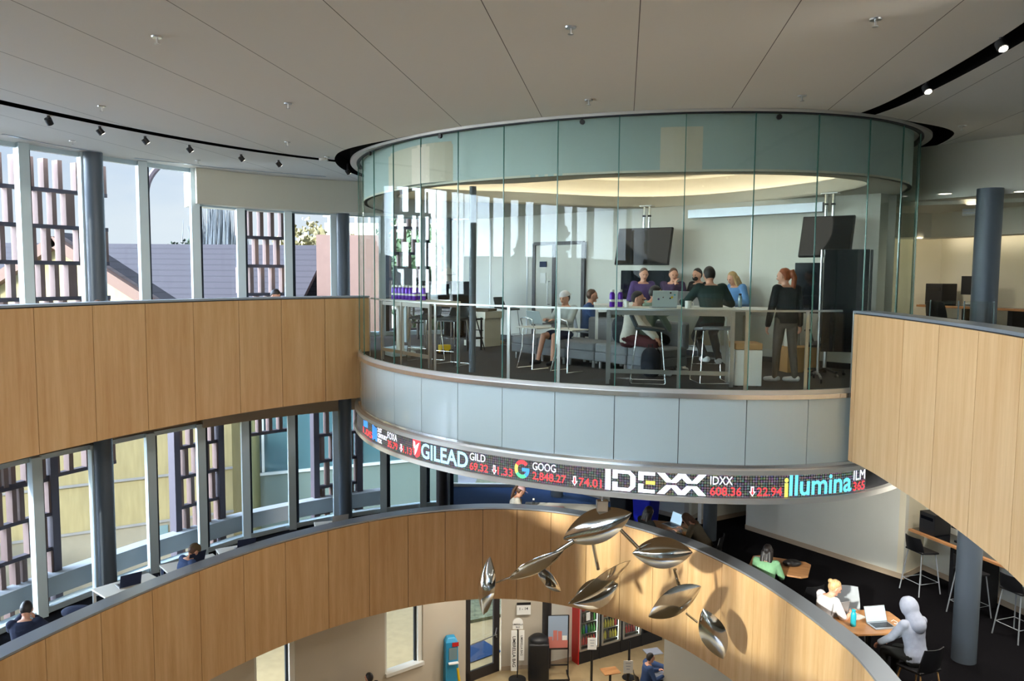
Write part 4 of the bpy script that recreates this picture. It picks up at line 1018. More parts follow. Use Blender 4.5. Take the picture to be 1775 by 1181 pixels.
def person(label, loc, rz, top='cloth_grey', bottom='cloth_dk', skin='skin', hair='hair_brown', style='short', hz=.46, lean=.12, hpitch=.1, hyaw=0,
           hands=None, feet=None, knees=None, stand=False, sleeve=1.0, legs=True, legcover=1.0, shoe='shoe_dark', hat=None, hood=False, vox=.009, scale=1.0, group=None, print_=None, elbow_out=.25, twist=0, mask=False):
    t = thing('person', label, 'person', loc, rz, group=group, local=True)
    t.scale = (scale,)*3
    hz = .92 if stand else hz+.085
    P = Vector((0, 0, hz)); up = Vector((0, math.sin(lean), math.cos(lean))); fw = Vector((0, math.cos(lean), -math.sin(lean)))
    q = Quaternion((0, 0, 1), twist); up = q @ up; fw = q @ fw; sx = q @ Vector((1, 0, 0))
    nb = P+up*.50
    hup = (up+Vector((0, 0, .5))).normalized(); hp = lean*.5+hpitch
    hrot = Matrix.Rotation(hyaw+twist, 3, 'Z') @ Matrix.Rotation(-hp, 3, 'X')
    hc = nb + Vector((0, .015, .035)) + hrot @ Vector((0, .03, .10))
    sh = [nb-up*.045+sx*s*.165 for s in (-1, 1)]
    if hands is None: hands = [(-.16, .36, hz+.24), (.16, .36, hz+.24)]
    hip = [P+Vector((s*.09, 0, .02)) for s in (-1, 1)]
    if feet is None: feet = [(-.11, .42, .07), (.11, .44, .07)] if not stand else [(-.10, 0, .07), (.10, .03, .07)]
    body, shirt, pants = MB(), MB(), MB()
    def torso(mb, inf=1.0, z0=0, z1=1.0, add=0):
        prof = [(-.09, .10, .09), (-.05, .150, .115), (.04, .158, .118), (.14, .136, .105), (.26, .146, .112), (.36, .168, .118), (.43, .172, .105), (.475, .13, .08), (.505, .064, .06)]
        rg = []
        for h, a, b in prof:
            if not (z0 <= h <= z1): continue
            c = P+up*h+fw*(.012 if h > .2 else 0); rg.append([c+sx*math.cos(2*PI*k/18)*(a*inf+add)+fw*math.sin(2*PI*k/18)*(b*inf+add) for k in range(18)])
        mb.loft(rg)
    torso(body); torso(shirt, 1.03, -.06, .48, .012)
    cap(body, nb-up*.03, hc-Vector((0, 0, .06)), .052, .048)
    # head: skull, jaw, nose, ears, brow
    def hp_(v): return hc+hrot @ Vector(v)
    def skull(p):
        y = p.y; z = p.z; x = p.x
        if z < 0: x *= 1-.30*(-z)**1.5; y *= 1-.12*(-z)
        if y > .2 and abs(z-.12) < .22: y -= .05*(1-abs(z-.12)/.22)
        return Vector((x, y, z))
    body.ball(hc, (.074, .094, .112), 18, hrot, skull)
    cap(body, hp_((0, .076, .018)), hp_((0, .100, -.024)), .009, .014, 8)
    cap(body, hp_((0, .060, -.078)), hp_((0, .066, -.082)), .026, .026, 8)
    cap(body, hp_((-.028, .078, .034)), hp_((.028, .078, .034)), .012, .012, 8)
    for s in (-1, 1): cap(body, hp_((s*.074, -.004, .016)), hp_((s*.074, -.0, -.022)), .014, .010, 8)
    # arms and hands
    for i, s in enumerate((-1, 1)):
        S0 = sh[i]; Hd = Vector(hands[i])
        el, wr = ik(S0, Hd, .285, .25, S0+sx*s*elbow_out+Vector((0, -.18, -.4)))
        cap(body, S0, el, .050, .040); cap(body, el, wr, .040, .026)
        e_ = el.lerp(wr, max(0, (sleeve-.5)*2)) if sleeve > .5 else None
        cap(shirt, S0-sx*s*.03, S0, .062, .066)
        if sleeve > .5: cap(shirt, S0, el, .064, .054); cap(shirt, el, e_, .054, .042)
        elif sleeve > 0: cap(shirt, S0, S0.lerp(el, sleeve*2), .064, .058)
        d = (wr-el).normalized(); side = d.cross(Vector((0, 0, 1)))
        side = side.normalized() if side.length > .05 else sx.copy()
        side = side*s*-1 if side.dot(sx) > 0 else side*s     # towards the thumb
        dn = d.cross(side).normalized()
        if dn.z > 0: dn = -dn
        if abs(d.z) > .8: dn = Vector((0, 1, 0)); side = -sx*s*.2+Vector((0, 1, 0)); dn = -sx*s
        side.normalize()
        pc = wr+d*.045
        for k in (-1.2, -.4, .4, 1.2): cap(body, wr+side*k*.010, wr+d*.082+side*k*.019, .015, .0125, 8)
        for k, ln in zip((1.4, .5, -.4, -1.3), (.070, .078, .072, .056)):
            b0 = wr+d*.085+side*k*.018; b1 = b0+(d*.9+dn*.35).normalized()*ln*.5; b2 = b1+(d*.6+dn*.75).normalized()*ln*.5
            cap(body, b0, b1, .0088, .0082, 8); cap(body, b1, b2, .0082, .007, 8)
        t0 = wr+d*.02+side*.024; t1 = t0+(d*.6+side*.75).normalized()*.045; t2 = t1+(d*.9+side*.1+dn*.3).normalized()*.03
        cap(body, t0, t1, .012, .010, 8); cap(body, t1, t2, .010, .008, 8)
    # legs
    shoes = []
    if legs:
        for i, s in enumerate((-1, 1)):
            F_ = Vector(feet[i][:3]); pole = Vector(knees[i]) if knees else hip[i]+Vector((s*.05, 1, .3 if not stand else 0))
            kn, an = ik(hip[i], F_, .43, .42, pole)
            cap(body, hip[i], kn, .078, .052); cap(body, kn, an, .050, .034)
            cap(pants, hip[i], kn if legcover > .5 else hip[i].lerp(kn, legcover*2), .088, .064 if legcover > .5 else .082)
            if legcover > .5: cap(pants, kn, an, .062, .046)
            fd = Vector((s*.15, 1, 0)).normalized()
            if len(feet[i]) > 3: fd = Vector((math.sin(feet[i][3]), math.cos(feet[i][3]), 0))
            if len(feet[i]) > 4: fd = Vector((fd.x*.35, fd.y*.35, -.93))
            cap(body, an-Vector((0, 0, .015)), an+fd*.11-Vector((0, 0, .035)), .034, .028)
            sm_ = MB(); cap(sm_, an-Vector((0, 0, .022))-fd*.03, an+fd*.14-Vector((0, 0, .036)), .043, .034)
            shoes.append(sm_)
        rg = []
        for h, a, b in [(-.11, .12, .10), (-.06, .165, .128), (.03, .168, .126), (.08, .158, .12)]:
            c = P+up*h; rg.append([c+sx*math.cos(2*PI*k/18)*a+fw*math.sin(2*PI*k/18)*b for k in range(18)])
        pants.loft(rg)
    o = body.build('body', skin, t, recalc=False); melt(o, vox); o.name = 'body'
    o = shirt.build('top', top, t, recalc=False); melt(o, vox*1.3, 2)
    if legs:
        o = pants.build('trousers', bottom, t, recalc=False); melt(o, vox*1.3, 2)
        for m_ in shoes: o = m_.build('shoe', shoe, t, recalc=False); melt(o, vox*1.2)
    for s in (-1, 1):
        MB().ball(hp_((s*.028, .0835, .016)), .0085, 8).build('eye', 'eye', t, smooth=True)
    if not mask: MB().ball(hp_((0, .083, -.045)), (.022, .008, .0065), 10, hrot).build('mouth', 'lips', t, smooth=True)
    else: melt(MB().ball(hp_((0, .062, -.045)), (.058, .045, .05), 12, hrot).build('face_mask', 'black', t), .01)
    # hair
    h = MB()
    def shell(cx=(0, -.018, .022), r=(.082, .098, .108)):
        h.ball(hp_(cx), r, 16, hrot, lambda p: Vector((p.x, min(p.y, .72 if p.z > .25 else (.25 if p.z > -.15 else -.05)), max(p.z, -.75))))
    if style in ('short', 'bun', 'pony', 'long', 'swept'): shell()
    if style == 'bald': pass
    if style == 'long':
        for s in (-1, 0, 1):
            cap(h, hp_((s*.05, -.05, -.02)), hp_((s*.07, -.06-.02*abs(s), -.30)), .052, .030); cap(h, hp_((s*.066, .01, .03)), hp_((s*.078, .0, -.24)), .026, .022)
    if style == 'swept':   # hangs forward over the face
        for s in (-1, 1): cap(h, hp_((s*.06, .0, .05)), hp_((s*.075, .06, -.24)), .040, .020)
        cap(h, hp_((0, -.06, -.02)), hp_((0, -.07, -.2)), .06, .04)
    if style == 'pony':
        h.tube([hp_((0, -.09, .05)), hp_((0, -.135, .06)), hp_((.0, -.15, -.04)), hp_((0, -.125, -.16)), hp_((0, -.10, -.27))], [.03, .038, .042, .034, .008], 10)
    if style == 'bun': h.ball(hp_((0, -.11, .06)), .04, 12)
    if h.v:
        hm = h.build('hair', hair, t, recalc=False); melt(hm, vox, 1)
    if hat == 'cap_back' or hat == 'cap':
        s = 1 if hat == 'cap' else -1; hh = MB()
        hh.ball(hp_((0, -.012, .045)), (.09, .106, .092), 16, hrot, lambda p: Vector((p.x, p.y, max(p.z, .0))))
        hh.loft([[hp_((x*.9, s*.075+y, .047+z)) for x, y, z in ((-.07, 0, 0), (.07, 0, 0), (.07, 0, .008), (-.07, 0, .008))], [hp_((x*.9, s*(.15), .037+z)) for x, y, z in ((-.045, 0, 0), (.045, 0, 0), (.045, 0, .008), (-.045, 0, .008))]])
        hh.build('cap', 'cloth_pink' if hat == 'cap' else 'cloth_white', t, smooth=True)
    if hat == 'beanie':
        hh = MB(); hh.ball(hp_((0, -.012, .035)), (.092, .108, .105), 16, hrot, lambda p: Vector((p.x, p.y, max(p.z, -.05)))); b_ = hh.build('beanie', 'cloth_beanie', t, smooth=True)
        MB().box(hp_((.0, .093, .06)), (.03, .012, .03), rot=hrot).build('patch', 'cloth_cream', b_)
    if hood:
        hh = MB(); hh.ball(hp_((0, -.028, .022)), (.122, .128, .148), 18, hrot, lambda p: Vector((p.x, min(p.y, .62), p.z)))
        cap(hh, hp_((0, -.05, -.07)), nb-up*.06-fw*.05, .10, .13)
        hm = hh.build('hood', top, t, recalc=False); melt(hm, .014, 3)
    if print_:
        g = MB()
        for k in range(5):
            c = P+up*.30+fw*.142+sx*(-.07+.035*k); g.bar(c, c+up*.028, .012, .004, fw)
        c = P+up*.22+fw*.142; g.tube([c+sx*math.cos(a_)*.05+up*math.sin(a_)*.045 for a_ in [2*PI*k/12 for k in range(13)]], .006, 6)
        g.bar(c-sx*.02, c+sx*.02, .05, .004, fw); g.build('printed_emblem', print_, t)
    return t
def face_to(loc, tgt):   # rotation so that local +y looks at the target
    d = Vector(tgt)-Vector(loc); return math.atan2(-d.x, d.y)
def chair_shell(name, label, loc, rz, seat_z=.46, m='black', legm='steel', bar_=False, group='shell chairs', back_h=.34):
    t = thing(name, label, 'chair' if not bar_ else 'bar stool', loc, rz, group=group, local=True)
    # seat faces +y ; back at -y
    o = MB().loft([[(x, y, seat_z+dz) for x, y, dz in ((-.20, -.19, .02), (.20, -.19, .02), (.22, .10, 0), (.19, .22, -.02), (-.19, .22, -.02), (-.22, .10, 0))], [(x, y, seat_z+.035+dz) for x, y, dz in ((-.20, -.19, .02), (.20, -.19, .02), (.22, .10, 0), (.19, .22, -.02), (-.19, .22, -.02), (-.22, .10, 0))]]).build('seat', m, t, bevel=.01, smooth=True)
    rg = []
    for k in range(7):
        f = k/6; wd = .205-.03*f*f; y = -.19-.07*f; z = seat_z+.05+back_h*f*(1 if not bar_ or back_h > .2 else 1)
        pts = []
        for i in range(9):
            a_ = (i-4)/4; pts.append((wd*a_, y+.045*a_*a_, z))
        for i in reversed(range(9)):
            a_ = (i-4)/4; pts.append((wd*a_, y+.045*a_*a_-.014, z))
        rg.append(pts)
    MB().loft(rg).build('backrest', m, t, smooth=True)
    if bar_ == 'sled':
        for s in (-1, 1):
            MB().tube([(s*.17, .17, seat_z), (s*.225, .24, .03), (s*.225, .22, .012), (s*.225, -.22, .012), (s*.225, -.24, .03), (s*.17, -.16, seat_z)], .0085, 8).build('sled_leg', 'chrome', t, smooth=True)
        MB().tube([(-.215, .215, .24), (.215, .215, .24)], .008, 8).build('footrest', 'chrome', t, smooth=True)
        MB().tube([(-.225, -.22, .012), (.225, -.22, .012)], .008, 8).build('stretcher', 'chrome', t, smooth=True)
    else:
        sp = .23 if bar_ else .21
        for sx_ in (-1, 1):
            for sy in (-1, 1):
                MB().tube([(sx_*.16, sy*.16, seat_z), (sx_*sp, sy*(sp+.02), .0)], .011, 8).build('leg', legm, t, smooth=True)
        if bar_:
            q_ = .21
            MB().tube([(-q_, -q_, .22), (q_, -q_, .22), (q_, q_, .22), (-q_, q_, .22), (-q_, -q_, .22)], .007, 8).build('foot_ring', legm, t, smooth=True)
    return t
# ================================================================ furniture in the round room
def table(label, c, rz, L_, W_, h, top='white', leg='steel', z=0, lt=.03, legs='post', name='table', cat='table', group=None, lr=.03):
    t = thing(name, label, cat, (c[0], c[1], z), rz, group=group, local=True)
    MB().box((0, 0, h-lt/2), (L_, W_, lt)).build('tabletop', top, t, bevel=.006)
    for sx in (-1, 1):
        for sy in (-1, 1): MB().box((sx*(L_/2-lr), sy*(W_/2-lr), (h-lt)/2), (lr*1.4, lr*1.4, h-lt)).build('leg', leg, t)
    MB().box((0, W_/2-lr, h-lt-.04), (L_-lr*4, .02, .06)).box((0, -W_/2+lr, h-lt-.04), (L_-lr*4, .02, .06)).build('apron', leg, t)
    if legs == 'bar': MB().box((0, -W_/2+lr, .19), (L_-lr*4, .03, .055)).build('foot_bar', leg, t)
    return t
def laptop(label, loc, rz, lid='lap_grey', open_=1.9, on=True, w_=.33, stickers=False, group=None):
    t = thing('laptop', label, 'laptop', loc, rz, group=group, local=True)     # user sits at -y
    MB().box((0, 0, .008), (w_, .23, .016)).build('base', 'lap_grey', t, bevel=.004)
    k_ = MB()
    for i in range(5): k_.box((0, .07-.032*i, .0168), (w_*.86, .025, .002))
    k_.build('keyboard', 'black', t)
    y = Vector((0, .115, .014)); u_ = Vector((0, math.cos(open_)*-1, math.sin(open_))); nrm_ = Vector((0, u_.z, -u_.y))
    rot = Matrix((Vector((1, 0, 0)), nrm_, u_)).transposed()
    c = y+u_*.115; L2 = MB().box(c, (w_, .008, .23), rot=rot).build('lid', lid, t, bevel=.003)
    MB().box(c-nrm_*.0045, (w_-.016, .002, .21), rot=rot).build('screen', 'screen_on' if on else 'screen_black', t)
    if stickers:
        rr = random.Random(3)
        for k in range(6):
            p = c+nrm_*.0048+Vector((rr.uniform(-.13, .13), 0, 0))+u_*rr.uniform(-.085, .085)
            MB().cyl(p, p+nrm_*.0008, rr.uniform(.008, .018), 10).build('sticker', ['cloth_navy', 'cloth_maroon', 'teal', 'black', 'cloth_purple', 'yellow'][k], L2)
    return t
def bottle(label, loc, m='purple', h=.24, r=.037, capm='socket_white', group=None, name='bottle'):
    t = thing(name, label, 'bottle', loc, group=group, local=True)
    MB().lathe([(r*.9, 0), (r, .01), (r, h*.72), (r*.9, h*.78), (r*.62, h*.84), (r*.6, h*.88)], n=16).build('flask', m, t, smooth=True)
    MB().lathe([(r*.68, h*.86), (r*.72, h*.88), (r*.72, h*.985), (r*.55, h)], n=16).build('lid', capm, t, smooth=True)
    if m == 'purple': MB().lathe([(r*1.01, h*.30), (r*1.012, h*.31), (r*1.012, h*.42), (r*1.01, h*.43)], n=16).build('printed_band', 'socket_white', t)
    return t
# front high table by the glass
a, b = Vector((1.30, 10.80)), Vector((2.95, 10.55)); d = (b-a).normalized(); n_ = Vector((-d.y, d.x)); rzT = math.atan2(d.y, d.x)
c = (a+b)/2+n_*.27
table('long white-topped high table just inside the front glass, laptop and mug on it', (c.x, c.y), rzT, (b-a).length+.05, .56, 1.06, legs='bar', lr=.035)
def onT(px, back=.2):   # point on the near high table under a picture column
    e = ray(px, 520); A = a+n_*back; den = e.x*d.y-e.y*d.x; t = (A.x*d.y-A.y*d.x)/den; return Vector((e.x*t, e.y*t, 1.06))
p = onT(1148, .22); laptop('pale laptop covered in stickers, open on the front high table', p, PI+rzT+.15, 'lap_white', 1.85, False, .34, True)
for k, px in enumerate((1060, 1074)): bottle('purple metal bottle on the front high table, %s of the pair' % ('left' if k == 0 else 'right'), onT(px, .18+.04*k), group='purple bottles on the front high table')
t = thing('paper_cup', 'plain white cup beside the two purple bottles', 'cup', onT(1085, .14), local=True); MB().lathe([(.028, 0), (.034, .085), (.031, .085), (.026, .006)], n=16).build('cup', 'paper', t, smooth=True)
t = thing('mug', 'white mug right of the stickered laptop', 'mug', onT(1192, .10), local=True)
MB().lathe([(.0, 0), (.043, 0), (.045, .10), (.041, .10), (.039, .01), (0, .008)], n=18).build('bowl', 'socket_white', t, smooth=True)
MB().tube([(.043, 0, .085), (.07, 0, .075), (.07, 0, .035), (.043, 0, .025)], .006, 8).build('handle', 'socket_white', t, smooth=True)
chair_shell('bar_stool', 'empty bar stool at the front high table, dark seat on chrome sled legs', (1.90, 11.02, 0), math.radians(-100), .74, 'dark_seat', bar_='sled', group='sled-leg bar stools', back_h=.15)
chair_shell('bar_stool', 'bar stool with the green-jumpered person on it, chrome sled legs', (2.80, 11.10, 0), math.radians(4), .74, 'grey_shell', bar_='sled', group='sled-leg bar stools', back_h=.02)
chair_shell('bar_stool', 'dark bar stool standing alone by the white wall, back turned left', (-.12, 16.9, 0), math.radians(-120), .76, 'dark_seat', bar_='sled', group='sled-leg bar stools', back_h=.20)
# left high table with the bottles
a2, b2 = Vector((-2.30, 13.75)), Vector((-1.30, 12.35)); d2 = (b2-a2).normalized(); n2 = Vector((-d2.y, d2.x)); rz2 = math.atan2(d2.y, d2.x); c2 = (a2+b2)/2+n2*.3
table('white high table crowded with purple bottles at the left end of the round room', (c2.x, c2.y), rz2, (b2-a2).length, .58, 1.06, legs='bar')
nb_ = 0
for r_ in range(2):
    for k in range(7):
        p = a2+d2*(.22+.125*k+.06*r_)+n2*(.16+.14*r_); bottle('%s purple bottle from the left in the %s row on the left high table' % (ORD[k], 'front' if r_ == 0 else 'rear'), (p.x, p.y, 1.06), group='purple bottles on the left high table')
for k, (x, y, r0) in enumerate([(-1.48, 13.55, 40), (-.98, 13.05, 50)]):
    chair_shell('bar_stool', 'dark bar stool tucked under the bottle table, %s one' % ('left' if k == 0 else 'right'), (x, y, 0), math.radians(180-35+r0*0), .74, 'dark_seat', bar_='sled', group='sled-leg bar stools', back_h=.16)
# thin post
tag(MB().cyl((-.60, 12.0, 0), (-.60, 12.0, DROP), .052, 16).build('post', 'col', smooth=True), 'slender grey post from floor to ceiling just inside the left glass of the round room', 'post')
# sofa modules
ds = Vector((.66, -.75)).normalized(); ns = Vector((ds.y, -ds.x)); ns = ns if ns.x < 0 else -ns     # front faces the camera-left
s0 = Vector((-.02, 14.12)); rzs = math.atan2(ds.y, ds.x)
for k in range(5):
    c = s0+ds*(.33+.67*k)-ns*.33
    lb = ['armless grey ottoman at the left end of the sofa row', 'backless grey seat module under the laptop user', 'grey sofa module with backrest behind the laptop user', 'grey sofa module with the dark backpack on it', 'grey sofa module under the person in the cream hoodie'][k]
    t = thing('sofa_module', lb, 'sofa', (c.x, c.y, 0), rzs, group='grey sofa modules', local=True)
    MB().box((0, 0, .34), (.655, .64, .16)).build('seat_cushion', 'grey_fabric', t, bevel=.035, smooth=True)
    MB().box((0, 0, .20), (.655, .64, .15)).build('base', 'grey_fabric', t, bevel=.02, smooth=True)
    if k >= 2: MB().box((0, .30, .58), (.655, .15, .42)).build('backrest', 'grey_fabric', t, bevel=.04, smooth=True)
    for x in (-.26, .26):
        for y in (-.25, .25): MB().cyl((x, y, 0), (x, y, .13), .026, 12).build('leg', 'steel', t, smooth=True)
def sofa_pt(k, f=0, z=0): c = s0+ds*(.33+.67*k)-ns*(.33-f); return (c.x, c.y, z)
# backpacks
def backpack(label, loc, rz, m='cloth_dk', tilt=-.25, s=1.0):
    t = thing('backpack', label, 'backpack', loc, rz, local=True); t.scale = (s,)*3
    R3 = Matrix.Rotation(tilt, 3, 'X')
    o = MB().ball(R3 @ Vector((0, 0, .21)), (.16, .11, .23), 16, R3, lambda p: Vector((max(-.85, min(.85, p.x)), p.y, max(-.9, p.z)))).build('bag', m, t); melt(o, .015, 2)
    o = MB().ball(R3 @ Vector((0, .085, .15)), (.12, .05, .12), 14, R3).build('front_pocket', m, t); melt(o, .012, 1)
    MB().tube([R3 @ Vector(v) for v in ((-.03, 0, .43), (-.03, 0, .47), (.03, 0, .47), (.03, 0, .43))], .008, 8).build('top_loop', 'black', t)
    for s_ in (-1, 1): MB().tube([R3 @ Vector(v) for v in ((s_*.07, -.08, .40), (s_*.09, -.15, .30), (s_*.09, -.12, .06))], .012, 8).build('strap', 'black', t)
    return t
p = sofa_pt(3, .02, .42); backpack('dark slouched backpack leaning on the sofa backrest', (p[0], p[1], p[2]), rzs+PI+.3, 'cloth_olive' if False else 'cloth_dk', -.3, 1.05)
backpack('grey backpack on the carpet under the front high table', (2.05, 11.6, 0), 2.6, 'cloth_dk', -.1, 1.05)
# laptop side tables
for k, (px, py) in enumerate(((925, 640), (985, 645))):
    p = atz(px, py, 0); t = thing('side_table', '%s of the two white C-shaped laptop tables by the sofa' % ('left' if k == 0 else 'right'), 'side table', (p.x, p.y+.1, 0), rzs, group='C-shaped laptop tables', local=True)
    MB().box((0, .02, .66), (.50, .36, .02)).build('tabletop', 'white', t, bevel=.008)
    for s_ in (-1, 1): MB().tube([(s_*.18, -.18, .012), (s_*.18, .16, .012)], .011, 8).tube([(s_*.18, -.18, .012), (s_*.13, -.12, .35), (s_*.13, -.10, .66)], .011, 8).build('leg', 'chrome', t, smooth=True)
    MB().tube([(-.13, -.10, .64), (-.13, -.16, .80), (0, -.17, .83), (.13, -.16, .80), (.13, -.10, .64)], .010, 8).build('grab_loop', 'chrome', t, smooth=True)
# back high desks
def bench(label, c, rz, L_, W_, h, panel='cream_box'):
    t = thing('desk', label, 'desk', (c[0], c[1], 0), rz, group='white bench desks', local=True)
    MB().box((0, 0, h-.02), (L_, W_, .04)).build('desktop', 'socket_white', t, bevel=.005)
    for s in (-1, 1): MB().box((s*(L_/2-.05), 0, (h-.04)/2), (.05, W_*.92, h-.04)).build('end_panel', 'socket_white', t)
    MB().box((0, W_*.2, h*.58), (L_-.12, .03, h*.55)).build('modesty_panel', panel, t)
    return t
bench('long white bench desk where the purple-shirted pair sit', (2.55, 13.55), math.radians(-6), 2.3, .8, 1.0)
bench('white corner desk to the right with water bottle, beside the standing person', (4.15, 13.0), math.radians(-38), 1.0, .66, .98)
laptop('open grey laptop before the bearded person on the far desk', (2.72, 13.5, 1.0), math.radians(200-20), 'lap_grey', 1.8, False, group=None)
laptop('large laptop lid right of the bearded person on the far desk', (3.02, 13.42, 1.0), math.radians(170), 'lap_grey', 1.8, False, .38)
bottle('clear water bottle on the far desk beside the denim-shirted person', (3.78, 13.2, .98), 'pane_grey', .23, .033, 'black', name='water_bottle')
t = thing('pedestal', 'white bin-shaped cabinet with a tan cushioned top by the front glass', 'cabinet', (3.18, 10.76, 0), math.radians(-4), local=True)
MB().box((0, 0, .27), (.36, .38, .48)).build('body', 'socket_white', t, bevel=.006); MB().box((0, 0, .56), (.365, .385, .09)).build('top_cushion', 'tan_box', t, bevel=.015)
for x in (-.14, .14):
    for y in (-.14, .14): MB().cyl((x, y, 0), (x, y, .03), .02, 8).build('caster', 'black', t)
tag(MB().box((4.50, 12.45, .2), (.55, .35, .4), .2).build('cardboard_box', 'tan_box', bevel=.004), 'brown cardboard box under the desk behind the standing person', 'box')
# office chair
def office_chair(label, loc, rz):
    t = thing('office_chair', label, 'chair', loc, rz, local=True)
    MB().box((0, 0, .47), (.48, .46, .07)).build('seat', 'black', t, bevel=.03, smooth=True)
    rg = [[(x*(.21-.03*abs(f-.5)), -.24-.05*f+.03*(x*x), .56+.52*f) for x in (-1, -.5, 0, .5, 1)]+[(x*(.21-.03*abs(f-.5)), -.265-.05*f+.03*(x*x), .56+.52*f) for x in (1, .5, 0, -.5, -1)] for f in (0, .25, .5, .75, 1)]
    MB().loft(rg).build('mesh_back', 'black', t, smooth=True)
    for s in (-1, 1): MB().tube([(s*.22, -.1, .5), (s*.27, -.1, .68), (s*.27, .12, .68)], .014, 8).build('armrest', 'black', t)
    MB().cyl((0, 0, .1), (0, 0, .45), .028, 12).build('gas_post', 'steel', t)
    for k in range(5):
        a_ = 2*PI*k/5; MB().bar((0, 0, .11), (.29*math.cos(a_), .29*math.sin(a_), .075), .04, .03).build('base_spoke', 'black', t)
        MB().ball((.29*math.cos(a_), .29*math.sin(a_), .03), .03, 10).build('caster', 'black', t)
office_chair('black mesh-backed office chair right of the standing person', (4.75, 12.0, 0), math.radians(140))
# rolling dark board
t = thing('rolling_board', 'tall dark rolling display board on casters at the right end of the round room', 'display board', (4.62, 11.25, 0), math.radians(-12), local=True)
MB().box((0.08, 0, 1.16), (.60, .05, 1.45)).build('panel', 'screen_black', t, bevel=.006)
MB().cyl((-.25, 0, .1), (-.25, 0, 1.88), .018, 10).build('post', 'steel', t, smooth=True); MB().cyl((.41, 0, .1), (.41, 0, 1.88), .018, 10).build('post', 'black', t, smooth=True)
for x in (-.25, .41):
    MB().tube([(x, -.32, .085), (x, -.15, .12), (x, .15, .12), (x, .32, .085)], .018, 8).build('foot', 'steel', t, smooth=True)
    for y in (-.31, .31): MB().cyl((x-.012, y, .036), (x+.012, y, .036), .036, 14).build('caster', 'black', t, smooth=True)
# hung monitors
def hung_tv(label, c, rz, tilt, w_, h_, ztop, low):
    t = thing('ceiling_monitor', label, 'monitor', (c[0], c[1], c[2]), rz, group='ceiling-hung monitors', local=True)
    R3 = Matrix.Rotation(tilt, 3, 'X')
    f = MB().box((0, 0, 0), (w_, .06, h_), rot=R3).build('housing', 'black', t, bevel=.006)
    MB().box(R3 @ Vector((0, -.033, 0)), (w_-.03, .004, h_-.03), rot=R3).build('screen', 'screen_black', f)
    for s in (-1, 1):
        MB().cyl((s*.055, .1, .0), (s*.055, .1, ztop-c[2]), .028, 12).build('pole', 'chrome', t, smooth=True)
        MB().cyl((s*.055, .1, (ztop-c[2])*.72), (s*.055, .1, (ztop-c[2])*.76), .034, 12).build('collar', 'black', t, smooth=True)
    MB().box((0, .1, ztop-c[2]-.01), (.26, .12, .02)).build('ceiling_plate', 'steel', t)
    if low: MB().box((low[0], .12, low[1]), (low[2], .06, low[3])).build('lower_screen', 'screen_black', t, bevel=.006)
    return t
p = aty(1113, 424, 14.9); hung_tv('tilted black monitor hung on twin poles, left one, in front of the white wall', p, math.radians(-38), -.22, 1.12, .70, DROP, (.0, -.72, 1.05, .55))
p = aty(1430, 402, 12.4); hung_tv('tilted black monitor hung on twin poles, right one, above the rolling board', p, math.radians(-38), -.30, .78, .66, DROP, (-.1, -.80, .8, .8))
# projector screen case
A_, B_ = aty(1182, 359, 16.2), aty(1389, 346, 13.95)
tag(MB().bar((3.25, 14.72, 2.62), (5.02, 12.95, 2.62), .14, .15).build('screen_housing', 'cap'), 'long grey projection screen housing high on the white wall', 'screen housing')
# door, plaque and small fittings on the white wall
dwl = Vector((1, -1)).normalized(); wn_ = Vector((-1, -1)).normalized()
def onW(px, off=.02, z=0):
    e = ray(px, 500); A = Vector((-1.62, 19.75))+wn_*off; D_ = (Vector((5.72, 12.50))-Vector((-1.62, 19.75))).normalized(); den = e.x*D_.y-e.y*D_.x; t = (A.x*D_.y-A.y*D_.x)/den; return Vector((e.x*t, e.y*t, z))
A, B = onW(925), onW(1010); rzw = math.atan2(B.y-A.y, B.x-A.x); c = (A+B)/2; Ld = (B-A).length
dr2 = struct(MB().box((c.x, c.y, 1.08), (Ld-.1, .04, 2.1), rzw), 'door_2', 'wall')
for q in (A, A.lerp(B, .42), B): MB().box((q.x, q.y, 1.09), (.09, .07, 2.18), rzw).build('door_frame', 'col_dark', dr2)
MB().box((c.x, c.y, 2.17), (Ld, .07, .07), rzw).build('door_frame', 'col_dark', dr2)
q = A.lerp(B, .36)+Vector((wn_.x, wn_.y, 0))*.06; MB().tube([(q.x, q.y, .85), (q.x-.05, q.y-.05, .85), (q.x-.05, q.y-.05, 1.35), (q.x, q.y, 1.35)], .012, 8).build('pull_handle', 'steel', dr2)
q = A.lerp(B, .2)+Vector((wn_.x, wn_.y, 0))*.03; tag(MB().box((q.x, q.y, 1.72), (.20, .012, .12), rzw).build('plaque', 'cloth_navy'), 'small dark plaque on the door beside the bar stool', 'sign')
q = A.lerp(B, .2)+Vector((wn_.x, wn_.y, 0))*.03; tag(MB().box((q.x, q.y, 1.42), (.16, .012, .22), rzw).build('notice', 'paper'), 'white paper notice under the dark door plaque', 'notice')
for k, px in enumerate((848, 912, 1180, 1298)):
    q = onW(px, .012); q2 = q; MB().box((q.x, q.y, 1.45), (.012, .006, 2.6), rzw).build('joint_strip', 'cap')['kind'] = 'structure'
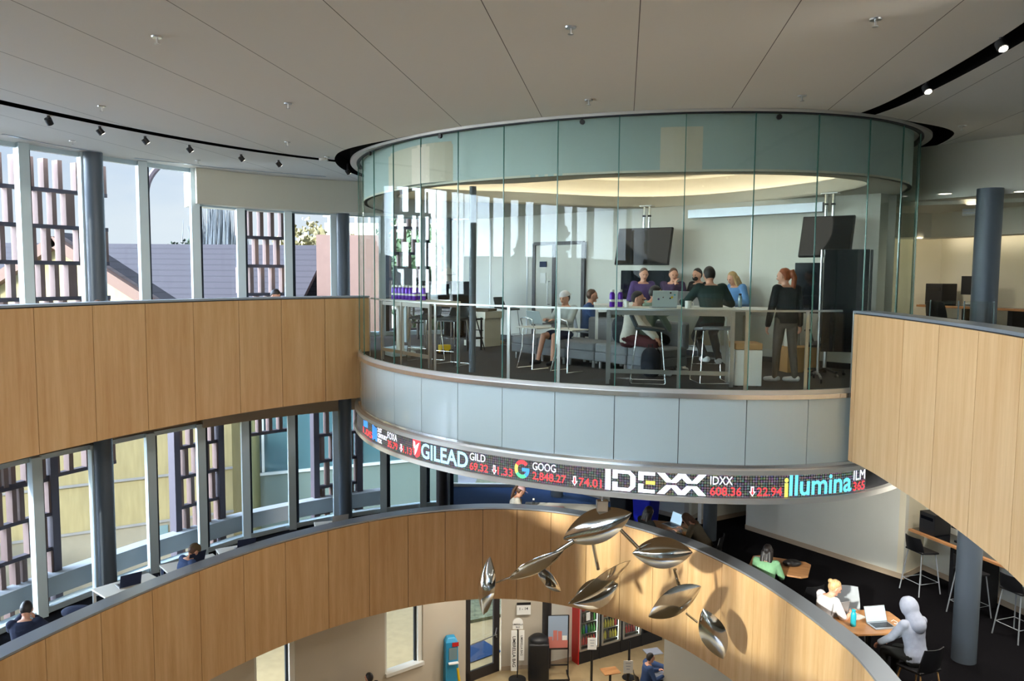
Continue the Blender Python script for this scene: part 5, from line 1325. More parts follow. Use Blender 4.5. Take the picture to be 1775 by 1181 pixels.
# ---- workshop gear on the left
tb = table('black-topped workbench carrying the printer cases by the windows', (-1.65, 17.1), math.radians(-40), 1.9, .75, .72, top='black', leg='black', name='workbench', cat='workbench')
def printer(label, loc, rz, s):
    t = thing('printer_case', label, 'printer', loc, rz, group='boxy black 3D printers', local=True); w_, d_, h_ = s
    MB().box((0, 0, .03), (w_, d_, .06)).build('base', 'black', t, bevel=.01); MB().box((0, 0, h_-.03), (w_, d_, .06)).build('top', 'black', t, bevel=.01)
    for x in (-1, 1):
        for y in (-1, 1): MB().box((x*(w_/2-.03), y*(d_/2-.03), h_/2), (.06, .06, h_)).build('corner_post', 'black', t)
    MB().box((0, d_/2-.01, h_/2), (w_-.1, .01, h_-.1)).build('back_panel', 'black', t)
    for s in (-1, 1): MB().box((s*(w_/2-.01), 0, h_/2), (.01, d_-.1, h_-.1)).build('side_panel', 'black', t)
    MB().box((0, -d_/2+.01, h_/2), (w_-.1, .008, h_-.1)).build('door', 'glass_win', t)
    MB().box((0, 0, h_*.35), (w_*.6, d_*.6, .02)).build('print_bed', 'steel', t); MB().cyl((-w_/2+.05, 0, h_*.7), (w_/2-.05, 0, h_*.7), .008, 8).build('gantry_rod', 'chrome', t)
    MB().box((.05, 0, h_*.66), (.09, .08, .1)).build('print_head', 'socket_white', t)
    return t
printer('left boxy black 3D printer on the workbench by the windows', (-2.0, 17.35, .72), math.radians(-40), (.72, .6, .62))
printer('right boxy black 3D printer on the workbench, pagoda lantern on top', (-1.32, 16.82, .72), math.radians(-40), (.74, .6, .62))
t = thing('pagoda_lantern', 'small white pagoda-roofed model standing on the right printer', 'model', (-1.36, 16.86, 1.34), local=True)
MB().lathe([(.0, 0), (.10, .0), (.085, .02), (.07, .10), (.085, .13), (.15, .14), (.17, .15), (.07, .25), (.015, .29), (.008, .36), (0, .37)], n=16).build('lantern', 'socket_white', t, smooth=True)
t = thing('desk_monitor', 'black monitor on a stand behind the purple bottles', 'monitor', (-2.12, 15.55, 0), math.radians(-25), local=True)
MB().box((0, 0, 1.42), (.50, .05, .40), rot=Matrix.Rotation(.12, 3, 'Y')).build('screen_case', 'black', t, bevel=.006); MB().box((0, .05, .9), (.07, .05, 1.5)).build('stand_post', 'alu', t); MB().box((0, 0, .03), (.62, .55, .06)).build('base', 'alu', t, bevel=.01)
t = thing('filament_spool', 'teal filament spool at the left of the black printers', 'spool', (-1.98, 15.9, 1.28), math.radians(60), local=True)
MB().lathe([(.03, -.04), (.13, -.04), (.13, -.03), (.07, -.03), (.07, .03), (.13, .03), (.13, .04), (.03, .04)], n=22).xf(Matrix.Rotation(PI/2, 4, 'Y')).build('reel', 'cloth_green', t, smooth=True)
MB().box((0, .0, -.13-.32), (.03, .03, .64)).build('stand', 'black', t); MB().box((0, 0, -1.26+.5), (.3, .3, .02)).build('stand_base', 'black', t)
t = thing('trolley', 'dark wheeled equipment trolley under the left windows of the round room', 'trolley', (-1.0, 15.6, 0), math.radians(-40), local=True)
for z in (.25, .62): MB().box((0, 0, z), (.75, .45, .03)).build('shelf', 'black', t)
for x in (-.35, .35):
    for y in (-.2, .2): MB().box((x, y, .34), (.03, .03, .62)).build('upright', 'black', t); MB().ball((x, y, .025), .025, 8).build('caster', 'black', t)
MB().box((-.1, 0, .44), (.4, .35, .33)).build('equipment_box', 'screen_black', t)
t = thing('storage_cabinet', 'cream two-drawer cabinet right of the workbench, papers on top', 'cabinet', (-.62, 16.55, 0), math.radians(-40), local=True)
MB().box((0, 0, .30), (.58, .5, .6)).build('body', 'cream_box', t, bevel=.005); MB().box((0, 0, .66), (.66, .56, .14)).build('overhanging_top', 'cream_box', t, bevel=.005); MB().box((0, -.252, .35), (.5, .01, .02)).build('drawer_gap', 'cap_edge', t)
tag(MB().box((-.62, 16.55, .76), (.5, .35, .05), math.radians(-30)).build('paper_stack', 'cloth_olive', bevel=.01), 'dark folded jacket on top of the cream cabinet', 'jacket')
q = atz(862, 598, 0); tag(melt(MB().ball((q.x, q.y, .05), (.16, .10, .055), 12).build('crumpled_bag', 'tan_box'), .012), 'crumpled pale bag on the carpet below the lone bar stool', 'bag')
t = thing('tripod', 'black folded tripod leaning at the cream cabinet', 'tripod', (-.75, 15.5, 0), local=True)
for k in range(3): a_ = 2*PI*k/3; MB().tube([(0, 0, .8), (.22*math.cos(a_), .22*math.sin(a_), 0)], .012, 8).build('leg', 'black', t)
MB().ball((0, 0, .83), .05, 10).build('head', 'black', t)
t = thing('toy_truck', 'small black and yellow wheeled kit on the carpet near the post', 'toy', (-1.25, 14.75, 0), .6, local=True)
MB().box((0, 0, .11), (.22, .14, .14)).build('body', 'yellow', t, bevel=.01)
for x in (-.09, .09):
    for y in (-.09, .09): MB().cyl((x, y-.02, .05), (x, y+.02, .05), .05, 14).build('wheel', 'black', t, smooth=True)
t = thing('white_plotter', 'white machine on a tapering stand between bottle table and monitor', 'machine', (-2.02, 14.3, 0), .5, local=True)
MB().loft([[(-.06, -.06, .1), (.06, -.06, .1), (.06, .06, .1), (-.06, .06, .1)], [(-.05, -.05, .85), (.05, -.05, .85), (.05, .05, .85), (-.05, .05, .85)], [(-.11, -.06, .98), (.11, -.06, .98), (.11, .06, .98), (-.11, .06, .98)]]).build('stand', 'socket_white', t, bevel=.01); MB().box((0, 0, .06), (.45, .4, .08)).build('base', 'alu', t, bevel=.01)

# ================================================================ people in the round room
person('person with back turned in a dark green jumper on a stool at the high table', (2.80, 11.12, 0), math.radians(4), 'cloth_green', 'cloth_black', hair='hair_dark', hz=.75, lean=.20, hpitch=.25, hands=[(-.30, .40, 1.08), (.28, .42, 1.08)], feet=[(-.06, .02, .34), (.16, .15, .30)], knees=[(-.15, .6, .7), (.15, .6, .7)], shoe='shoe_white', vox=.009, elbow_out=.32, scale=1.04)
person('standing person with auburn ponytail, black top and grey leggings, back turned', (3.84, 11.12, 0), math.radians(14), 'cloth_black', 'cloth_leg', hair='hair_red', style='pony', stand=True, lean=.02, hpitch=.12, hyaw=.7, hands=[(-.27, .05, .82), (.27, .05, .82)], feet=[(-.15, .0, .075, -.7), (.10, -.12, .075, -.9)], shoe='shoe_white', elbow_out=.3, scale=.965)
q = sofa_pt(1, .10)
person('person in pale sweatshirt, dark shorts and backwards cap using a laptop on the sofa', (q[0]+.08, q[1]-.02, 0), rzs+PI+.12, 'cloth_ltgrey', 'cloth_navy', hair='hair_dark', hz=.39, lean=-.12, hpitch=.3, hands=[(-.10, .34, .74), (.14, .32, .74)], feet=[(-.16, .52, .075), (.12, .56, .075)], legcover=.32, hat='cap_back', vox=.0085)
laptop('open white laptop on the C-shaped table before the sofa', (q[0]+ns.x*.44, q[1]+ns.y*.44, .672), rzs+PI, 'lap_white', 1.95, True, .32)
person('person seen over the sofa back, brown hair and blue collar', (1.38, 14.55, 0), math.radians(-95), 'cloth_blue', 'cloth_dk', hair='hair_brown', hz=.40, lean=.05, hpitch=.1)
chair_shell('shell_chair', 'low chair hidden behind the sofa row, person with blue collar on it', (1.36, 14.55, 0), math.radians(-95), .44, 'grey_shell')
q = sofa_pt(4, .12)
person('person in a cream printed hoodie and maroon trousers at the sofa end', (q[0]-.34, q[1]+.12, 0), math.radians(-118), 'cloth_cream', 'cloth_maroon', hair='hair_dark', hz=.43, lean=.14, hpitch=.15, hands=[(-.08, .46, .50), (.12, .44, .58)], feet=[(-.12, .50, .075), (.12, .56, .075)], shoe='shoe_white', print_='cloth_maroon')
person('person in a sage jumper and black trousers gesturing beside the cream hoodie', (2.05, 12.25, 0), math.radians(-75), 'cloth_sage', 'cloth_black', hair='hair_dark', hz=.52, lean=.2, hpitch=.15, hands=[(-.12, .50, .92), (.14, .42, .60)], feet=[(-.12, .62, .075), (.12, .52, .075)], shoe='shoe_white')
tag(MB().cyl((2.0, 12.28, 0), (2.0, 12.28, .42), .24, 24).build('pouf', 'grey_fabric', smooth=True, bevel=.02), 'round grey pouf under the gesturing person in sage', 'pouf')
for k, (lb, x, y, tp, hr, st) in enumerate([('person in a lilac shirt behind the far desk, left of the bearded one', 2.34, 14.40, 'cloth_purple', 'hair_brown', 'short'), ('bearded person in a plum top resting chin on hand at the far desk', 2.86, 14.28, 'cloth_plum', 'hair_brown', 'short'), ('dark-haired person with glasses half hidden behind the green jumper', 3.38, 14.25, 'cloth_black', 'hair_dark', 'short')]):
    o = person(lb, (x, y, 0), PI+[.1, .0, -.9][k], tp, 'cloth_dk', hair=hr, style=st, hz=.80, lean=.12, hpitch=.15, hands=[(-.14, .34, 1.08), (.12, .30, 1.10)] if k != 1 else [(-.10, .36, 1.06), (.0, .19, 1.32)], feet=[(-.1, .3, .35), (.1, .3, .35)], mask=(k == 2), vox=.0105)
    if k == 1: pass
    chair_shell('bar_stool', ['stool under the person in the lilac shirt', 'stool under the bearded person', 'stool under the person with glasses'][k], (x, y, 0), PI+[.1, .0, -.9][k], .71, 'dark_seat', bar_='sled', group='sled-leg bar stools', back_h=.12)
person('person with long blond hair in a denim shirt bending over the far desk', (4.02, 13.85, 0), math.radians(115), 'cloth_denim', 'cloth_dk', hair='hair_blond', style='long', stand=True, lean=.35, hpitch=.3, hands=[(-.2, .4, 1.06), (.2, .4, 1.06)], scale=.97, vox=.0105)
# ================================================================ hanging leaf sculpture
YS = 11.5
sc = thing('leaf_mobile', 'hanging mobile of polished metal leaves below the ticker band', 'sculpture', tuple(aty(1048, 870, YS)))
def leafp(a, b, wd, tilt, cup=.18, bend=.0, t=.006, nm='leaf'):
    """almond-shaped cupped sheet from tip a to tip b; tilt turns it about its long axis"""
    a, b = Vector(a), Vector(b); ax = (b-a); L_ = ax.length; ax.normalize()
    view = Vector((0, -1, 0)); n_ = (view-ax*view.dot(ax)).normalized(); n_ = Quaternion(ax, tilt) @ n_; sd_ = ax.cross(n_)
    rg = []; nu, nv = 18, 9
    for i in range(nu+1):
        u = i/nu; h = wd/2*(math.sin(PI*max(.004, min(.996, u)))**.78); ring = []
        def pt(v, o): return a+ax*L_*u+sd_*h*v+n_*(o+cup*wd*(1-v*v)*math.sin(PI*u)**.8+bend*math.sin(PI*u))
        for j in range(nv): ring.append(pt(-1+2*j/(nv-1), 0))
        for j in reversed(range(nv)): ring.append(pt(-1+2*j/(nv-1), -t))
        rg.append(ring)
    o = MB().loft(rg).build(nm, 'mirror', sc, smooth=True); return o
def S(px, py, dy=0): return aty(px, py, YS+dy)
leafp(S(982, 933, .1), S(1099, 886, -.15), .50, -.45, .16)
leafp(S(888, 1005, .2), S(983, 952, -.2), .40, .75, .30)
leafp(S(936, 985, .12), S(979, 1024, .3), .24, -.9, .2)
leafp(S(855, 966, .1), S(845, 1067, -.1), .34, .75, .30)
leafp(S(862, 1020, .2), S(850, 1064, .1), .16, -1.1, .2)
leafp(S(992, 1046, -.2), S(1099, 970, .35), .62, .9, .20)
leafp(S(1000, 1045, -.15), S(1078, 1010, .1), .42, -.4, .14)
leafp(S(1102, 956, .1), S(1206, 953, -.1), .46, -.35, .14)
leafp(S(1104, 954, .12), S(1204, 952, .0), .34, 1.0, .25)
leafp(S(1132, 1066, -.15), S(1222, 1012, .1), .50, .30, .14)
leafp(S(1226, 1051, .1), S(1262, 1137, -.1), .40, .25, .12)
for a_, b_, r_ in (((999, 937), (959, 964), .026), ((1033, 938), (1043, 985), .020), ((1079, 914), (1111, 946), .020), ((1176, 983), (1185, 1015), .022), ((1197, 1059), (1216, 1074), .012), ((891, 1001), (866, 1011), .010)):
    MB().cyl(S(*a_, -.02), S(*b_, .05), r_*1.35, 12).build('rod', 'mirror', sc, smooth=True)
top = S(1048, 840); MB().cyl((top.x, YS, -1.37), (top.x, YS, S(1048, 868).z), .012, 8).build('cable', 'steel', sc)
q = S(1048, 874); MB().box(q, (.17, .12, .16)).build('hub', 'steel', sc, bevel=.01)

# ================================================================ lower gallery: tables, stools, people
F2 = Z2
def gtable(label, cx, cy, rz, L_, W_, h=.73, ch=.10):
    t = thing('study_table', label, 'table', (cx, cy, F2), rz, group='oak study tables', local=True)
    poly = [(-L_/2+ch, -W_/2), (L_/2-ch, -W_/2), (L_/2, -W_/2+ch), (L_/2, W_/2-ch), (L_/2-ch, W_/2), (-L_/2+ch, W_/2), (-L_/2, W_/2-ch), (-L_/2, -W_/2+ch)]
    MB().prism(poly, h-.03, h).build('tabletop', 'desk_wood', t, bevel=.004)
    MB().cyl((0, 0, .02), (0, 0, h-.03), .04, 14).build('pedestal_post', 'black', t, smooth=True)
    for k in range(4):
        a_ = PI/4+PI/2*k; MB().bar((0, 0, .03), (.32*math.cos(a_), .32*math.sin(a_), .02), .06, .03).build('foot', 'black', t)
    return t
gtable('oak study table with teal bottle and lit laptop, between two seated people', 5.36, 11.46, math.radians(6), 1.0, .80)
gtable('oak study table with a black bag, behind the blonde person', 4.78, 13.72, math.radians(-25), 1.0, .80)
gtable('oak study table with a grey-screened laptop, between two people under the ticker', 3.25, 15.85, math.radians(-20), .95, .7)
zt = F2+.73
bottle('teal plastic water bottle standing on the nearest oak study table', (5.05, 11.30, zt), 'teal', .25, .04, 'teal')
laptop('lit open laptop on the nearest oak study table, facing the hooded person', (5.47, 11.30, zt), math.radians(10), 'lap_grey', 1.95, True, .34)
laptop('grey laptop in front of the blonde person on the nearest oak table', (4.93, 11.72, zt), math.radians(200), 'lap_grey', 1.75, False, .32)
tag(MB().box((5.22, 11.66, zt+.004), (.21, .28, .006), .5).build('paper_sheet', 'paper'), 'loose white paper sheets beside the teal bottle', 'paper')
tag(MB().tube([(5.68, 11.45, zt+.008), (5.74, 11.50, zt+.008), (5.76, 11.42, zt+.008), (5.73, 11.36, zt+.008), (5.69, 11.38, zt+.008)], .006, 6).build('charging_cable', 'socket_white', smooth=True), 'white charging cable looped by the lit laptop', 'cable')
tag(melt(MB().ball((5.0, 13.72, zt+.05), (.17, .12, .06), 14).ball((4.92, 13.66, zt+.07), (.08, .07, .05), 12).build('bag', 'black'), .014, 2), 'soft black bag lying on the second oak study table', 'bag')
laptop('small laptop with pale screen before the dark-haired person in mint', (4.48, 13.62, zt), math.radians(150), 'lap_grey', 1.8, True, .30)
laptop('laptop with pale blue screen on the table under the ticker', (3.30, 15.95, zt), math.radians(-60), 'lap_grey', 1.9, True, .33)
person('person in a grey hoodie with the hood up, back turned, at the nearest oak table', (5.66, 10.66, F2), math.radians(22), 'cloth_hood', 'cloth_black', hair='hair_dark', style='bald', hood=True, hz=.48, lean=.16, hpitch=.35, hands=[(-.20, .42, .62), (.06, .44, .64)], vox=.009, scale=1.03)
chair_shell('shell_chair', 'black chair with brassy legs under the hooded person', (5.68, 10.60, F2), math.radians(22), .44, 'black', 'tan_box')
person('blonde person in a white off-shoulder top leaning over the nearest oak table', (4.72, 11.68, F2), math.radians(-72), 'cloth_white', 'cloth_dk', hair='hair_blond', style='bun', hz=.46, lean=.28, hpitch=.35, hyaw=-.35, sleeve=.42, hands=[(-.12, .42, .78), (.16, .44, .78)], vox=.008)
chair_shell('shell_chair', 'dark chair of the blonde person, close behind the balcony wall', (4.69, 11.69, F2), math.radians(-72), .42, 'black')
chair_shell('shell_chair', 'empty grey shell chair at the far side of the nearest oak table', (5.42, 12.28, F2), math.radians(172), .46, 'grey_shell')
person('dark-haired person in a mint top at the second oak table, back turned', (4.32, 13.10, F2), math.radians(-30), 'cloth_mint', 'cloth_dk', hair='hair_dark', style='long', hz=.46, lean=.18, hpitch=.2, hands=[(-.1, .42, .78), (.14, .42, .78)], vox=.0095)
chair_shell('shell_chair', 'black chair under the person in mint', (4.30, 13.05, F2), math.radians(-30), .42, 'black')
chair_shell('shell_chair', 'empty black chair between the second oak table and the blonde person', (4.88, 12.72, F2), math.radians(20), .46, 'black')
person('person with long black hair facing right by the dark and blue bins', (2.62, 15.35, F2), math.radians(-60), 'cloth_black', 'cloth_dk', skin='skin2', hair='hair_dark', style='long', hz=.46, lean=.15, hpitch=.2, hands=[(-.12, .40, .78), (.14, .40, .78)], vox=.0095)
person('person with long brown hair bowed over the table under the ticker', (3.86, 15.25, F2), math.radians(62), 'cloth_olive', 'cloth_dk', hair='hair_brown', style='swept', hz=.46, lean=.62, hpitch=.6, hands=[(-.18, .52, .78), (.1, .50, .78)], vox=.0095)
for k, (x, y, r0) in enumerate([(2.58, 15.38, -60), (3.92, 15.2, 62)]):
    chair_shell('shell_chair', 'black chair under the %s' % ['long black-haired person by the bins', 'bowed brown-haired person'][k], (x, y, F2), math.radians(r0), .42, 'black')
# pink-capped person by the far window
pk = table('white long table by the sheen-painted carpet, pink folder and bottle on it', (1.15, 17.15), math.radians(-6), 1.7, .6, .74, top='white', z=F2)
person('person in a pale pink cap and beige top looking down, before the sheen-painted carpet', (.02, 16.85, F2), math.radians(-78), 'cloth_cream', 'cloth_dk', hair='hair_brown', style='pony', hat='cap', hz=.48, lean=.22, hpitch=.4, hands=[(-.1, .42, .80), (.14, .40, .80)], vox=.0095)
chair_shell('shell_chair', 'white chair of the pink-capped person', (-.02, 16.85, F2), math.radians(-78), .44, 'white')
bottle('clear plastic water bottle on the white table right of the pink cap', (.50, 16.98, F2+.74), 'glass_clear', .24, .034, 'socket_white', name='water_bottle')
tag(MB().box((.95, 17.05, F2+.75), (.42, .24, .014), -.1).build('folder', 'cloth_pink'), 'pink folder lying flat on the white table', 'folder')
tag(MB().box((.32, 17.0, F2+.755), (.16, .1, .02), .2).build('phone_case', 'cloth_maroon'), 'dark red phone beside the pink-capped person', 'phone')
# bins
for x, y, m, lb in ((2.72, 18.9, 'black', 'tall black waste bin left of the blue one'), (3.22, 18.5, 'blue_bin', 'bright blue recycling bin against the white wall')):
    t = thing('waste_bin', lb, 'bin', (x, y, F2), math.radians(-42), local=True)
    MB().loft([[(-.22, -.2, 0), (.22, -.2, 0), (.22, .2, 0), (-.22, .2, 0)], [(-.26, -.24, .9), (.26, -.24, .9), (.26, .24, .9), (-.26, .24, .9)]]).build('body', m, t, bevel=.02); MB().box((0, 0, .93), (.54, .5, .07)).build('lid', m, t, bevel=.02)
# window side people of the lower gallery and their desks
def wdesk(label, px, py, off, pers, laptop_lb=None, lap_px=None):
    pass
person('person with dark hair and navy top, head propped on hands, bottom left corner', (-6.62, 10.42, F2), math.radians(20), 'cloth_navy', 'cloth_dk', hair='hair_dark', hz=.50, lean=.35, hpitch=.5, hands=[(-.07, .36, 1.05), (.10, .34, 1.0)], vox=.009, elbow_out=.4)
chair_shell('shell_chair', 'chair of the dark-haired person at the bottom left', (-6.64, 10.36, F2), math.radians(20), .45, 'black')
person('person in an olive beanie and blue shirt bent over, behind the horseshoe wall', (-5.52, 12.86, F2), math.radians(-40), 'cloth_blue', 'cloth_dk', hair='hair_brown', style='short', hat='beanie', hz=.50, lean=.35, hpitch=.55, hands=[(-.12, .42, .80), (.14, .42, .80)], vox=.009)
chair_shell('shell_chair', 'chair of the person in the olive beanie', (-5.55, 12.84, F2), math.radians(-40), .45, 'black')
for k, (px, py, lb) in enumerate([(350, 975, 'dark laptop lid just right of the olive beanie'), (438, 949, 'slim laptop edge showing over the horseshoe wall, fourth mullion'), (594, 905, 'laptop by the foot of the dark lower column'), (245, 1012, 'laptop edge showing over the wall below the second column')]):
    p = atz(px, py, -3.25); c_ = (Vector((p.x, p.y))-Vector((-1, 8))).normalized(); P_ = Vector((p.x, p.y))+c_*.35
    rz = math.atan2(c_.y, c_.x)-PI/2
    table(['narrow window desk holding the laptop beside the beanie', 'narrow window desk by the fourth lower mullion', 'narrow window desk by the dark lower column', 'narrow window desk below the second lower mullion'][k], (P_.x, P_.y), rz, .9, .5, .90, top='white', z=F2, name='window_desk', cat='desk', group='narrow window desks')
    laptop(lb, (P_.x, P_.y, F2+.90), rz+[.6, .3, .5, .2][k]+PI*.9, 'cloth_navy' if k != 2 else 'lap_grey', 1.9, False, .32)
tag(melt(MB().ball((-6.22, 11.12, -3.42), (.28, .12, .10), 12).build('jacket', 'cloth_navy'), .015, 2), 'navy jacket heaped on the desk right of the bottom-left person', 'jacket')
table('window desk under the navy jacket at the bottom left', (-6.15, 11.15), math.radians(65), .9, .5, .82, top='white', z=F2, name='window_desk', cat='desk')
# upper gallery heads behind the left wall
person('reader whose brown hair just shows above the upper left wall', (-6.3, 12.1, Z3), math.radians(30), 'cloth_grey', 'cloth_dk', hair='hair_brown', hz=.40, lean=.45, hpitch=.7, vox=.01, scale=.93)
person('dark-haired reader bent low over the wall, right of the fifth upper window', (-4.72, 15.0, Z3), math.radians(-110), 'cloth_white', 'cloth_dk', hair='hair_dark', hz=.46, lean=.40, hpitch=.6, vox=.01, scale=.98)
for k, (x, y, r0) in enumerate([(-6.3, 12.05, 30), (-4.68, 15.02, -110)]):
    chair_shell('shell_chair', 'chair of the %s' % ['brown-haired reader behind the upper left wall', 'dark-haired reader behind the upper left wall'][k], (x, y, Z3), math.radians(r0), .36 if k == 0 else .41, 'black')
# counters with computers, both storeys
def counter(z0, h, lbl, A, B, name='counter'):
    A, B = Vector(A), Vector(B); d = (B-A).normalized(); n_ = Vector((-d.y, d.x)); n_ = n_ if n_.x > 0 else -n_; c = (A+B)/2+n_*.28; rz = math.atan2(d.y, d.x)
    t = thing('counter', lbl, 'counter', (c.x, c.y, z0), rz, local=True); L_ = (B-A).length
    sgn = 1 if Vector((-math.sin(rz), math.cos(rz))).dot(n_) > 0 else -1
    MB().box((0, 0, h-.02), (L_, .56, .04)).build('countertop', 'desk_wood', t, bevel=.004)
    MB().box((0, sgn*.03, h+.002), (L_, .46, .004)).build('desk_mat', 'screen_black', t)
    for x in (-L_/2+.9, 0, L_/2-.5): MB().box((x, sgn*.05, (h-.04)/2), (.09, .38, h-.04)).build('leg_panel', 'black', t)
    return A, d, n_, rz
A, d_, n_, rzc = counter(F2, 1.0, 'oak-edged computer counter along the lower right wall', (7.70, 15.02), (8.62, 12.15))
def desktop(lbl, A, d, n_, s, z, rz, face=-1):
    p = A+d*s+n_*.33; t = thing('desktop_monitor', lbl, 'monitor', (p.x, p.y, z), math.atan2(d.y, d.x), group='desktop monitors on the counters', local=True)
    MB().box((0, 0, .37), (.54, .03, .34)).build('screen_case', 'black', t, bevel=.004); MB().box((0, 0, .12), (.05, .04, .22)).build('neck', 'black', t); MB().box((0, 0, .01), (.24, .18, .02)).build('base', 'black', t, bevel=.004)
    return t
def tower(lbl, A, d, n_, s, z):
    p = A+d*s+n_*.28; t = thing('computer_tower', lbl, 'computer', (p.x, p.y, z), math.atan2(d.y, d.x), local=True)
    MB().box((0, 0, .20), (.36, .40, .40)).build('case', 'black', t, bevel=.01); MB().box((0, -.203, .3), (.28, .006, .06)).build('drive_bay', 'screen_black', t)
tower('boxy black computer at the left end of the lower counter', A, d_, n_, .35, F2+1.006); desktop('black monitor on the lower counter beside the boxy computer', A, d_, n_, .95, F2+1.006, rzc)
desktop('black monitor on the lower counter right of the big column', A, d_, n_, 2.2, F2+1.006, rzc)
def cables(lbl, A, d, n_, s, z):
    p = A+d*s+n_*.38; rr = random.Random(int(s*10)); mb = MB(); pts_ = [(p.x+rr.uniform(-.1, .1), p.y+rr.uniform(-.1, .1), z+.01+rr.uniform(0, .08)) for k in range(7)]
    tag(mb.tube(pts_, .007, 6).build('cable_tangle', 'socket_white', smooth=True), lbl, 'cables')
cables('tangle of pale cables behind the lower counter monitor', A, d_, n_, 1.05, F2+1.01)
for k, (x, y, r0, lb) in enumerate([(7.66, 14.42, -72, 'black bar-height chair with grey legs left of the big lower column'), (7.98, 13.38, -70, 'black bar-height chair half hidden by the big lower column'), (8.28, 12.55, -70, 'black bar-height chair at the far right edge, lower gallery')]):
    chair_shell('high_chair', lb, (x, y, F2), math.radians(r0), .76, 'black', 'grey_shell', bar_='four', group='bar-height chairs at the counter', back_h=.26)
tag(melt(MB().ball((8.42, 12.35, F2+.95), (.06, .18, .28), 12).build('coat', 'cloth_sage'), .02, 2), 'pale green coat hanging at the right edge of the lower counter', 'coat')
# upper counter
A, d_, n_, rzc = counter(Z3, .98, 'oak-edged computer counter along the cream wall, upper right', (7.75, 15.25), (9.15, 12.0))
for s, lb in ((.95, 'black monitor at the left of the upper counter'), (2.35, 'black monitor on the upper counter just right of the column'),): desktop(lb, A, d_, n_, s, .99, rzc)
tower('boxy black computer left of the upper counter monitor', A, d_, n_, .30, .986); tower('boxy black computer at the right edge of the upper counter', A, d_, n_, 2.95, .986)
cables('tangle of pale cables under the left upper monitor', A, d_, n_, .8, .99); cables('curled pale cables right of the upper column', A, d_, n_, 2.5, .99)
chair_shell('high_chair', 'dark bar-height chair before the boxy computer, upper right', (7.75, 14.3, 0), math.radians(-65), .74, 'black', 'black', bar_='four', group='bar-height chairs at the counter', back_h=.28)
chair_shell('high_chair', 'dark bar-height chair at the right edge, upper right', (8.55, 12.3, 0), math.radians(-65), .74, 'black', 'black', bar_='four', group='bar-height chairs at the counter', back_h=.28)
for k, px in enumerate((1644, 1673, 1680)):
    p = atz(px, 540, 1.0); q = Vector((p.x, p.y)); 
for k, (x, y) in enumerate([(6.25, 11.5), (6.55, 11.15)]):
    t = thing('desk_screen', '%s clear glass screen just behind the upper right wall' % ['left', 'right'][k], 'partition', (x, y, Z3), math.radians(-55), group='clear desk screens', local=True)
    MB().box((0, 0, .66), (.40, .01, 1.02)).build('pane', 'glass_clear', t); MB().box((.2, 0, .66), (.012, .014, 1.02)).build('pane_edge', 'teal_pale', t); MB().box((-.2, 0, .66), (.012, .014, 1.02)).build('pane_edge', 'teal_pale', t); MB().box((0, 0, .08), (.42, .3, .16)).build('base_block', 'col', t)
pn = (9.15, 12.95); tag(MB().box((9.22, 12.70, 1.95), (.02, .28, .16), .4).build('wall_notice', 'black'), 'small black notice on the cream wall at the right edge', 'notice')
tag(MB().box((9.22, 12.70, 1.66), (.02, .28, .26), .4).build('wall_notice', 'paper'), 'white sheet on the cream wall at the right edge', 'notice')
